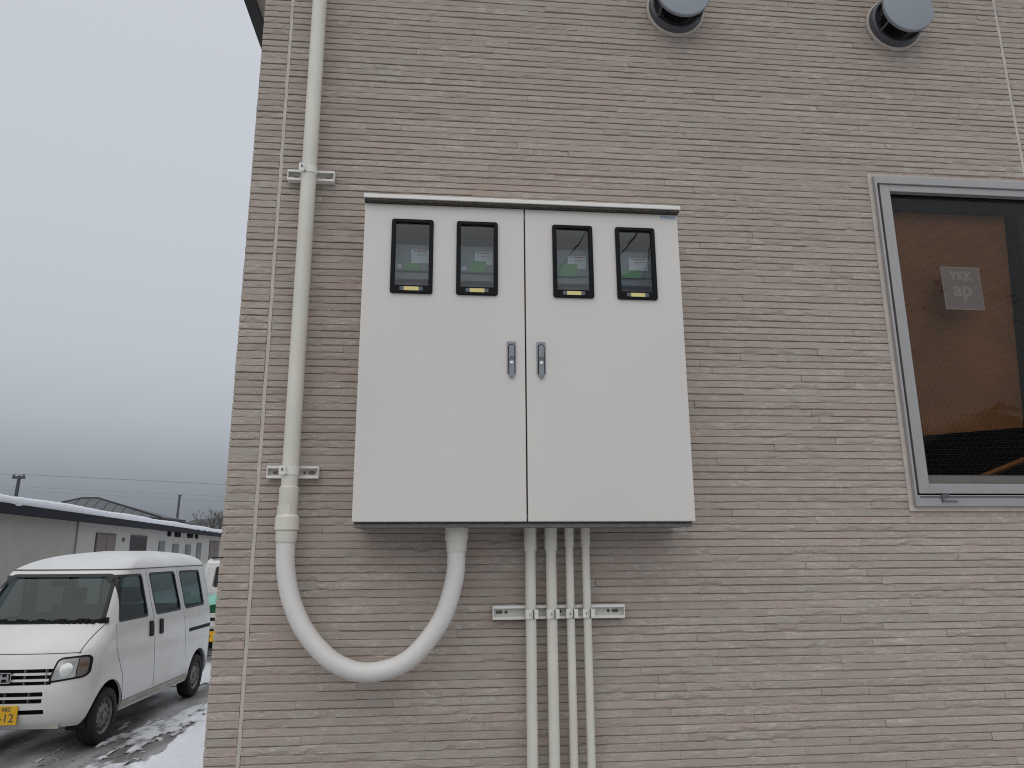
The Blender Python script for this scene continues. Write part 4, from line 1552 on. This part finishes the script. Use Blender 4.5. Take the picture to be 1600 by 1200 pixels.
def make_wheel(name, x, s_, sd, parent):
    r = 0.268
    o = empty(name + '_hub', (0, 0, 0))
    bpy.data.objects.remove(o, do_unlink=True)
    a = sd * 1.0
    tyre = MB().lathe([(0.176, 0.0), (0.182, 0.010 * a), (0.235, 0.014 * a), (0.256, 0.004 * a), (r, -0.020 * a), (r + 0.001, -0.065 * a), (r, -0.115 * a), (0.256, -0.14 * a), (0.176, -0.145 * a)], (x, -s_, r), axis='x', n=44, close=False)
    w_ = tyre.build('wheel', M['tyre'], parent, smooth='auto', **L_)
    rim = MB().lathe([(0.177, -0.008 * a), (0.170, -0.002 * a), (0.160, -0.016 * a), (0.150, -0.030 * a), (0.098, -0.012 * a), (0.070, -0.004 * a), (0.060, -0.016 * a), (0.036, -0.016 * a), (0.034, 0.004 * a), (0.002, 0.007 * a)], (x, -s_, r), axis='x', n=44, close=False)
    rm = link('rim', rim.mesh(), M['rim'], w_, smooth='auto', **L_)
    for k in range(12):
        t_ = 2 * math.pi * k / 12
        c, q = math.cos(t_), math.sin(t_)
        ctr = (x - 0.021 * a, -s_ + 0.124 * c, r + 0.124 * q)
        MB().lathe([(0.0002, 0.004 * a), (0.015, 0.004 * a), (0.015, -0.01 * a)], ctr, axis='x', n=10).build('vent_hole', M['soft_black'], w_, **L_)
    return w_


for s_ in (AR_F - 0.005, AR_R + 0.005):
    for sd in (1, -1):
        make_wheel('wheel', 0.712 * sd, s_, sd, van)
    mb = MB()
    mb.lathe([(AR - 0.006, -0.68), (AR - 0.006, 0.68)], (0, -s_, AR_Z), axis='x', n=28)
    me = boolean(mb.mesh(), [MB().box(-2, 2, -s_ - 1, -s_ + 1, -1, 0.20).mesh()])
    # wheel housing: two half tubs inside the body
    for xa, xb in ((-3, 0.50), (-0.50, 3)):
        link('wheel_housing', boolean(me.copy(), [MB().box(xa, xb, -s_ - 1, -s_ + 1, -1, 2).mesh(), MB().lathe([(AR - 0.014, -0.9), (AR - 0.014, 0.9)], (0, -s_, AR_Z), axis='x', n=28).mesh()]), M['soft_black'], van, **L_)
    MB().tube([(-0.6, -s_, 0.268), (0.6, -s_, 0.268)], 0.035, n=10).build('axle', M['soft_black'], van, **L_)
for sd in (1, -1):
    MB().box(min(0.50 * sd, 0.52 * sd), max(0.50 * sd, 0.52 * sd), -1.45, 1.70, 0.27, 0.62).build('inner_panel', M['soft_black'], van, **L_)

# ------------------------------------------------------------------ the small truck behind the van
TX, TY = -3.86, 13.3
trk = thing('mini_truck', 'white mini truck with green cargo, mostly hidden behind the van and the wall', 'truck', (TX, TY, 0.0), 0.0)
cabm = MB()
# cab outline in (y, z): rear of the cab near the camera
cab_side = [(1.72, 0.42), (1.72, 1.16), (1.80, 1.66), (1.90, 1.74), (2.62, 1.74), (2.78, 1.66), (3.02, 1.10), (3.05, 0.42)]
cabm = MB().prism(soften(cab_side, 0.08), -0.735, 0.735, axis='x').mesh()
for v in cabm.vertices:
    if v.co.z > 1.15: v.co.x *= 1 - 0.17 * (v.co.z - 1.15)
rw = MB().prism(soften([(-0.52, 1.20), (0.52, 1.20), (0.48, 1.60), (-0.48, 1.60)], 0.06), 1.5, 1.88, axis='y').mesh()
link('cab', boolean(cabm, [rw]), M['van_white'], trk, smooth='auto', local=True, bevel=0.01)
MB().prism(soften([(-0.53, 1.19), (0.53, 1.19), (0.49, 1.61), (-0.49, 1.61)], 0.06), 1.84, 1.86, axis='y').build('rear_window', M['win_dark'], trk, local=True)
MB().box(-0.60, 0.60, 1.86, 1.92, 1.745, 1.775).build('roof_bar', M['soft_black'], trk, local=True)
for x in (-0.655, 0.655):
    MB().box(x - 0.018, x + 0.018, 1.60, 1.636, 0.66, 1.62).build('guard_post', M['van_white'], trk, local=True)
MB().box(-0.673, 0.673, 1.60, 1.636, 1.622, 1.655).build('guard_bar', M['van_white'], trk, local=True)
MB().box(-0.637, 0.637, 1.60, 1.63, 1.12, 1.145).build('guard_bar', M['van_white'], trk, local=True)
MB().box(-0.70, 0.70, 0.03, 1.68, 0.60, 0.66).build('bed', M['van_white'], trk, local=True)
for x in (-0.715, 0.715):
    MB().box(x - 0.014, x + 0.014, 0.03, 1.68, 0.662, 0.95).build('side_gate', M['van_white'], trk, local=True)
MB().box(-0.73, 0.73, 0.0, 0.028, 0.64, 0.86).build('tailgate', M['van_white'], trk, local=True, bevel=0.006)
MB().box(-0.30, 0.30, -0.006, -0.001, 0.735, 0.785).build('tailgate_lettering', M['soft_black'], trk, local=True)
MB().box(-0.70, 0.70, 0.02, 0.06, 0.40, 0.60).build('rear_frame', M['soft_black'], trk, local=True)
pp = MB().box(-0.06, 0.27, -0.004, 0.004, 0.40, 0.565).build('number_plate', M['plate_yellow'], trk, local=True)
me = text_mesh('7', 0.11, 0.0008)
me.transform(Matrix.Translation((0.01, -0.0055, 0.46)))
link('plate_characters', me, M['ink'], pp, local=True)
for x in (-0.60, 0.60):
    MB().box(x - 0.07, x + 0.07, -0.012, 0.02, 0.43, 0.55).build('tail_lamp', M['amber'], trk, local=True)
for y in (0.55, 2.45):
    for sd in (1, -1):
        x = 0.70 * sd
        wt = MB().lathe([(0.16, 0.0), (0.24, 0.004 * sd), (0.26, -0.02 * sd), (0.26, -0.11 * sd), (0.16, -0.13 * sd)], (x, y, 0.26), axis='x', n=28, close=False).build('wheel', M['tyre'], trk, smooth='auto', local=True)
        MB().lathe([(0.16, 0.0), (0.14, -0.02 * sd), (0.06, 0.0), (0.002, 0.0)], (x, y, 0.26), axis='x', n=24, close=False).build('rim', M['rim'], wt, smooth='auto', local=True)
cg = MB().box(-0.62, 0.60, 0.10, 0.75, 0.665, 0.985).mesh()
tag(link('cargo_crate', MB().box(TX - 0.62, TX + 0.60, TY + 0.10, TY + 0.75, 0.665, 0.985).mesh(), M['tarp'], bevel=0.015), 'dark green box on the bed of the mini truck, behind the tailgate', 'box')
mb = MB()
for k in range(12):
    x0_ = TX - 0.66 + k * 0.105
    mb.add([(x0_, TY + 0.05, 0.99 + 0.02 * (k % 2)), (x0_ + 0.105, TY + 0.05, 0.99 + 0.02 * ((k + 1) % 2)), (x0_ + 0.105, TY + 0.75, 1.10 + 0.05 * ((k * 7) % 3)), (x0_, TY + 0.75, 1.10 + 0.05 * (((k - 1) * 7) % 3))], [(0, 1, 2, 3)])
me = mb.mesh(fix=False)
so = link('cargo_cover', me, M['mint'])
so.modifiers.new('thick', 'SOLIDIFY').thickness = 0.012
tag(so, 'pale green sheet lying over the box on the mini truck', 'sheet')

# ------------------------------------------------------------------ long low building with snow on its eave
# runs away from the camera on the left; local x: along the wall (away), local y: out of the wall toward the right
BDX, BDY = -0.12, 1.0
bl = math.hypot(BDX, BDY)
bang = math.atan2(BDY, BDX)
bld = thing('long_building', 'long low building with cream walls and a snowy eave behind the van', 'building', (-9.85, 14.0, 0.0), bang)


def B(name, x0, x1, y0, y1, z0, z1, m_, par=None, **kw):
    # y measured outwards from the wall face toward the camera side (right of the building direction)
    return MB().box(x0, x1, -y1, -y0, z0, z1).build(name, M[m_], par or bld, local=True, **kw)


EZ = 2.92
B('wall', 0, 11.1, -9, -0.45, 0, EZ + 0.05, 'plaster_warm')
B('wall', 11.1, 42, -9, -0.45, 0, EZ + 0.05, 'plaster')
B('downpipe', 11.08, 11.14, -0.45, -0.39, 0, EZ - 0.05, 'plaster_warm')
B('eave_board', -1, 42.5, -0.20, 0.0, EZ - 0.10, EZ + 0.14, 'eave_dark')
B('soffit', -1, 42.5, -0.50, -0.202, EZ + 0.0, EZ + 0.04, 'eave_dark')
MB().prism([(0.03, EZ + 0.145), (9.2, EZ + 0.20), (9.2, EZ + 0.05), (0.03, EZ + 0.04)], -1, 42.5, axis='x').build('roof', M['roof_grey'], bld, local=True)
# snow blanket with a ragged lip hanging over the eave
n = 260
sv, sf_ = [], []
for i in range(n + 1):
    x = -1 + 43.5 * i / n
    lipz = EZ + 0.12 - (0.10 * max(0, math.sin(x * 2.1) * math.sin(x * 5.3 + 1)) if (x < 6 or x > 26) else 0.015 * RND.random())
    th = 0.19 + 0.02 * math.sin(x * 0.9) + RND.uniform(-0.012, 0.012)
    for (yy, zz) in ((0.06, lipz), (-0.05, EZ + 0.16), (-0.085, EZ + 0.16 + th * 0.55), (-0.03, EZ + 0.16 + th * 0.92), (0.3, EZ + 0.17 + th), (9.2, EZ + 0.19 + th)):
        sv.append((x, yy, zz))
for i in range(n):
    for k in range(5):
        a = i * 6 + k
        sf_.append((a, a + 6, a + 7, a + 1))
mb = MB().add(sv, sf_)
link('roof_snow', mb.mesh(), M['snow'], bld, local=True, smooth=True)


def bwin(x0, x1, z0, z1, m_, split=True):
    f = B('window', x0, x1, -0.45, -0.41, z0, z1, 'win_grey' if not split else 'pole_grey')
    if split:
        xm_ = (x0 + x1) / 2
        B('pane', x0 + 0.06, xm_ - 0.04, -0.41, -0.402, z0 + 0.05, z1 - 0.05, m_, f)
        B('pane', xm_ + 0.04, x1 - 0.06, -0.41, -0.402, z0 + 0.05, z1 - 0.05, m_, f)
    else:
        B('pane', x0 + 0.05, x1 - 0.05, -0.41, -0.402, z0 + 0.04, z1 - 0.04, m_, f)
    return f


BWINS = [(13.0, 15.2, 1.75, 2.54, 'win_brown', True), (17.2, 19.6, 1.70, 2.55, 'win_dark', True), (21.8, 22.9, 1.75, 2.37, 'win_grey', False),
         (24.6, 25.9, 1.70, 2.27, 'win_grey', False), (27.6, 28.9, 1.70, 2.26, 'win_grey', False), (30.6, 31.9, 1.45, 2.37, 'win_grey', False), (34.6, 38.0, 1.1, 2.56, 'win_brown', True)]
for a, b, z0_, z1_, m_, sp in BWINS:
    bwin(a, b, z0_, z1_, m_, sp)
for t_ in (23.4, 24.9, 25.5, 27.9, 28.6, 30.0):
    MB().lathe([(0.14, 0.0), (0.14, 0.10), (0.10, 0.13)], (t_, 0.44 - 0.13, 2.74), axis='y', n=14).build('vent_cap', M['soft_black'], bld, local=True)
B('wall_lamp', 16.12, 16.22, -0.45, -0.37, 2.28, 2.42, 'win_grey')


# ------------------------------------------------------------------ far house with a hipped roof
fh = thing('hip_roof_house', 'far house with a dark hipped metal roof rising behind the long building', 'house', (-22.1, 49.6, 0.0))
ex0, ex1, ey0, ey1, ez, rz_ = -27.0, -17.2, 47.5, 51.8, 3.95, 5.30
MB().box(ex0 + 0.7, ex1 - 0.7, ey0 + 0.7, ey1 - 0.7, 0, ez - 0.1).build('wall', M['roof_brown'], fh)
pk0, pk1 = (-23.0, 49.6, rz_), (-22.0, 49.6, rz_)
roof = MB().add([(ex0, ey0, ez), (ex1, ey0, ez), (ex1, ey1, ez), (ex0, ey1, ez), pk0, pk1], [(0, 1, 5, 4), (1, 2, 5), (2, 3, 4, 5), (3, 0, 4), (0, 3, 2, 1)])
rf_ = roof.build('roof', M['roof_grey'], fh)
fas = MB()
fas.box(ex0, ex1, ey0 - 0.05, ey0, ez - 0.22, ez + 0.02)
fas.box(ex1, ex1 + 0.05, ey0 - 0.05, ey1, ez - 0.22, ez + 0.02)
fas.build('fascia', M['roof_dark'], fh)


def bar(p, q, r, name, m_, par):
    MB().tube([p, q], r, n=6).build(name, M[m_], par)


bar((ex1, ey0, ez + 0.02), pk1, 0.06, 'hip_ridge', 'roof_dark', fh)
bar((ex0, ey0, ez + 0.02), pk0, 0.06, 'hip_ridge', 'roof_dark', fh)
bar(pk0, pk1, 0.06, 'ridge_cap', 'roof_dark', fh)
for k in range(1, 15):                        # standing seams on the face toward the camera
    x = ex0 + (ex1 - ex0) * k / 15
    if x < pk0[0]: f_ = (x - ex0) / (pk0[0] - ex0)
    elif x > pk1[0]: f_ = (ex1 - x) / (ex1 - pk1[0])
    else: f_ = 1.0
    bar((x, ey0, ez + 0.03), (x, ey0 + (pk0[1] - ey0) * f_, ez + 0.03 + (rz_ - ez) * f_), 0.014, 'standing_seam', 'pole_grey', fh)

# ------------------------------------------------------------------ utility poles, wires, bare tree, hill
p1 = thing('utility_pole', 'dark utility pole with a crossarm at the far left behind the long building', 'utility pole', (-32.9, 60.0, 0.0), group='utility poles')
MB().tube([(-32.9, 60, 0), (-32.65, 60, 7.75)], 0.2, n=12, radii=[0.16, 0.12]).build('shaft', M['pole'], p1, smooth='auto')
MB().box(-33.15, -32.25, 59.9, 60.1, 7.50, 7.68).build('crossarm', M['pole'], p1)
MB().box(-32.6, -32.0, 59.95, 60.05, 5.82, 5.92).build('bracket', M['pole'], p1)
MB().box(-32.6, -32.1, 59.95, 60.05, 5.42, 5.50).build('bracket', M['pole'], p1)
for x in (-33.05, -32.35):
    MB().tube([(x, 60, 7.65), (x, 60, 7.85)], 0.07, n=8).build('insulator', M['pole_grey'], p1)
p2 = thing('utility_pole', 'thin plain grey pole standing left of the bare tree', 'utility pole', (-20.6, 60.0, 0.0), group='utility poles')
MB().tube([(-20.62, 60, 0), (-20.5, 60, 6.25)], 0.15, n=10, radii=[0.12, 0.09]).build('shaft', M['pole_grey'], p2, smooth='auto')
MB().box(-20.61, -20.39, 59.9, 60.1, 6.2, 6.27).build('cap', M['pole_grey'], p2)
wl = ['uppermost thin overhead wire crossing the sky behind the buildings', 'middle thin overhead wire crossing the sky behind the buildings', 'lowest thin overhead wire crossing the sky behind the buildings']
for i, (za, zb_, zm_) in enumerate(((7.85, 7.0, 7.10), (6.9, 5.9, 6.15), (6.6, 5.5, 5.75))):
    pts_ = []
    for k in range(21):
        f_ = k / 20
        x = -45 + 37 * f_
        z = np.interp(f_, [0, 0.33, 0.75, 1], [za + 0.1, za, zm_ + 0.0, zb_])
        pts_.append((x, 60.0 + 0.05 * i, float(z)))
    tag(MB().tube(pts_, 0.015 if i == 0 else 0.007, n=5).build('overhead_wire', M['wire_far'], None), wl[i], 'wire', 'overhead wires')

tr = thing('bare_tree', 'bare winter tree beside the corner of the house wall, far behind', 'tree', (-17.7, 60.0, 0.0))
TR = random.Random(11)
trunk, twigs = MB(), MB()


def branch(p, d, L, r, depth, mbx):
    q = p + d * L
    m1 = p + d * (L * 0.5) + Vector((TR.uniform(-1, 1), TR.uniform(-1, 1), 0)) * L * 0.06
    mbx.tube([p, m1, q], r, n=6 if depth < 2 else 4, radii=[r, r * 0.85, r * 0.62])
    if depth >= 5: return
    for _ in range(3 if depth > 0 else 4):
        nd = (d + Vector((TR.uniform(-1, 1), TR.uniform(-1, 1), TR.uniform(-0.25, 0.7))) * 0.75).normalized()
        branch(p + d * (L * TR.uniform(0.55, 1.0)), nd, L * TR.uniform(0.55, 0.75), r * 0.55, depth + 1, twigs)


branch(Vector((-17.7, 60, 0)), Vector((0.02, 0, 1)), 2.45, 0.12, 0, trunk)
trunk.build('trunk', M['bark'], tr)
twigs.build('crown', M['bark'], tr)

hv, hf = [], []
nx_, ny_ = 70, 8
hn = vnoise((ny_, nx_), (2, 5), rng)
for j in range(ny_):
    for i in range(nx_):
        x = -420 + 640 * i / (nx_ - 1)
        y = 230 + 160 * j / (ny_ - 1)
        e = min(1, max(0, (x + 0.36 * y) / 14.0)) * 0.5 + 0.5 * min(1, max(0, (x + 0.9 * y) / 80))
        hgt = (16.5 * (0.25 + 0.75 * e) if x < 0 else 16.5) * math.sin(math.pi * min(1, (j + 0.2) / (ny_ - 1))) ** 0.6 if j < ny_ - 1 else 0
        hv.append((x, y, -0.5 + hgt * (0.90 + 0.10 * hn[j, i])))
for j in range(ny_ - 1):
    for i in range(nx_ - 1):
        a = j * nx_ + i
        hf.append((a, a + 1, a + nx_ + 1, a + nx_))
me = bpy.data.meshes.new('hill')
me.from_pydata(hv, [], hf)
tag(link('hill', me, M['hill'], smooth=True), kind='structure')

# ------------------------------------------------------------------ what stands behind the camera and shows in the glass
nb = thing('neighbour_house', 'dark-roofed house across the yard, seen only as a reflection in the window', 'house', (14.5, -14.0, 0.0))
MB().box(9.6, 19.4, -20.0, -12.4, 0, 3.2).build('wall', M['plaster_warm'], nb)
MB().prism([(9.0, 3.2), (20.0, 3.2), (14.4, 5.35)], -20.6, -12.0, axis='y').build('roof', M['roof_dark'], nb)
up = thing('utility_pole', 'grey utility pole across the yard, seen only as a reflection', 'utility pole', (4.5, -9.0, 0.0), group='utility poles')
MB().tube([(4.5, -9, 0), (4.5, -9, 10.6)], 0.15, n=14, radii=[0.17, 0.12]).build('shaft', M['pole_grey'], up, smooth='auto')
MB().box(3.6, 5.4, -9.08, -8.92, 9.4, 9.52).build('crossarm', M['pole'], up)
cl = ['highest guy cable of the pole across the yard, reflected in the third meter window', 'middle guy cable of the pole across the yard, reflected in the rightmost meter window', 'lowest guy cable of the pole across the yard, reflected in the rightmost meter window']
for i, (x0_, z0_, x1_, z1_) in enumerate(((4.45, 10.4, -2.95, 0.0), (4.45, 8.9, -2.1, 0.0), (4.4, 8.4, 1.45, 0.0))):
    tag(MB().tube([(x0_, -9.05, z0_), (x1_, -9.05, z1_)], 0.011, n=6).build('guy_cable', M['wire'], None), cl[i], 'cable', 'cables reflected in the glass')
for i, (za, zb_) in enumerate(((8.35, 6.2), (7.9, 5.75))):
    pts_ = [(4.5 + 24 * k / 16, -9.05 - 0.3 * i, za + (zb_ - za) * k / 16 - 0.5 * math.sin(math.pi * k / 16)) for k in range(17)]
    tag(MB().tube(pts_, 0.014, n=6).build('service_wire', M['wire'], None), ('upper', 'lower')[i] + ' service wire across the yard, reflected in the window glass', 'wire', 'service wires across the yard')
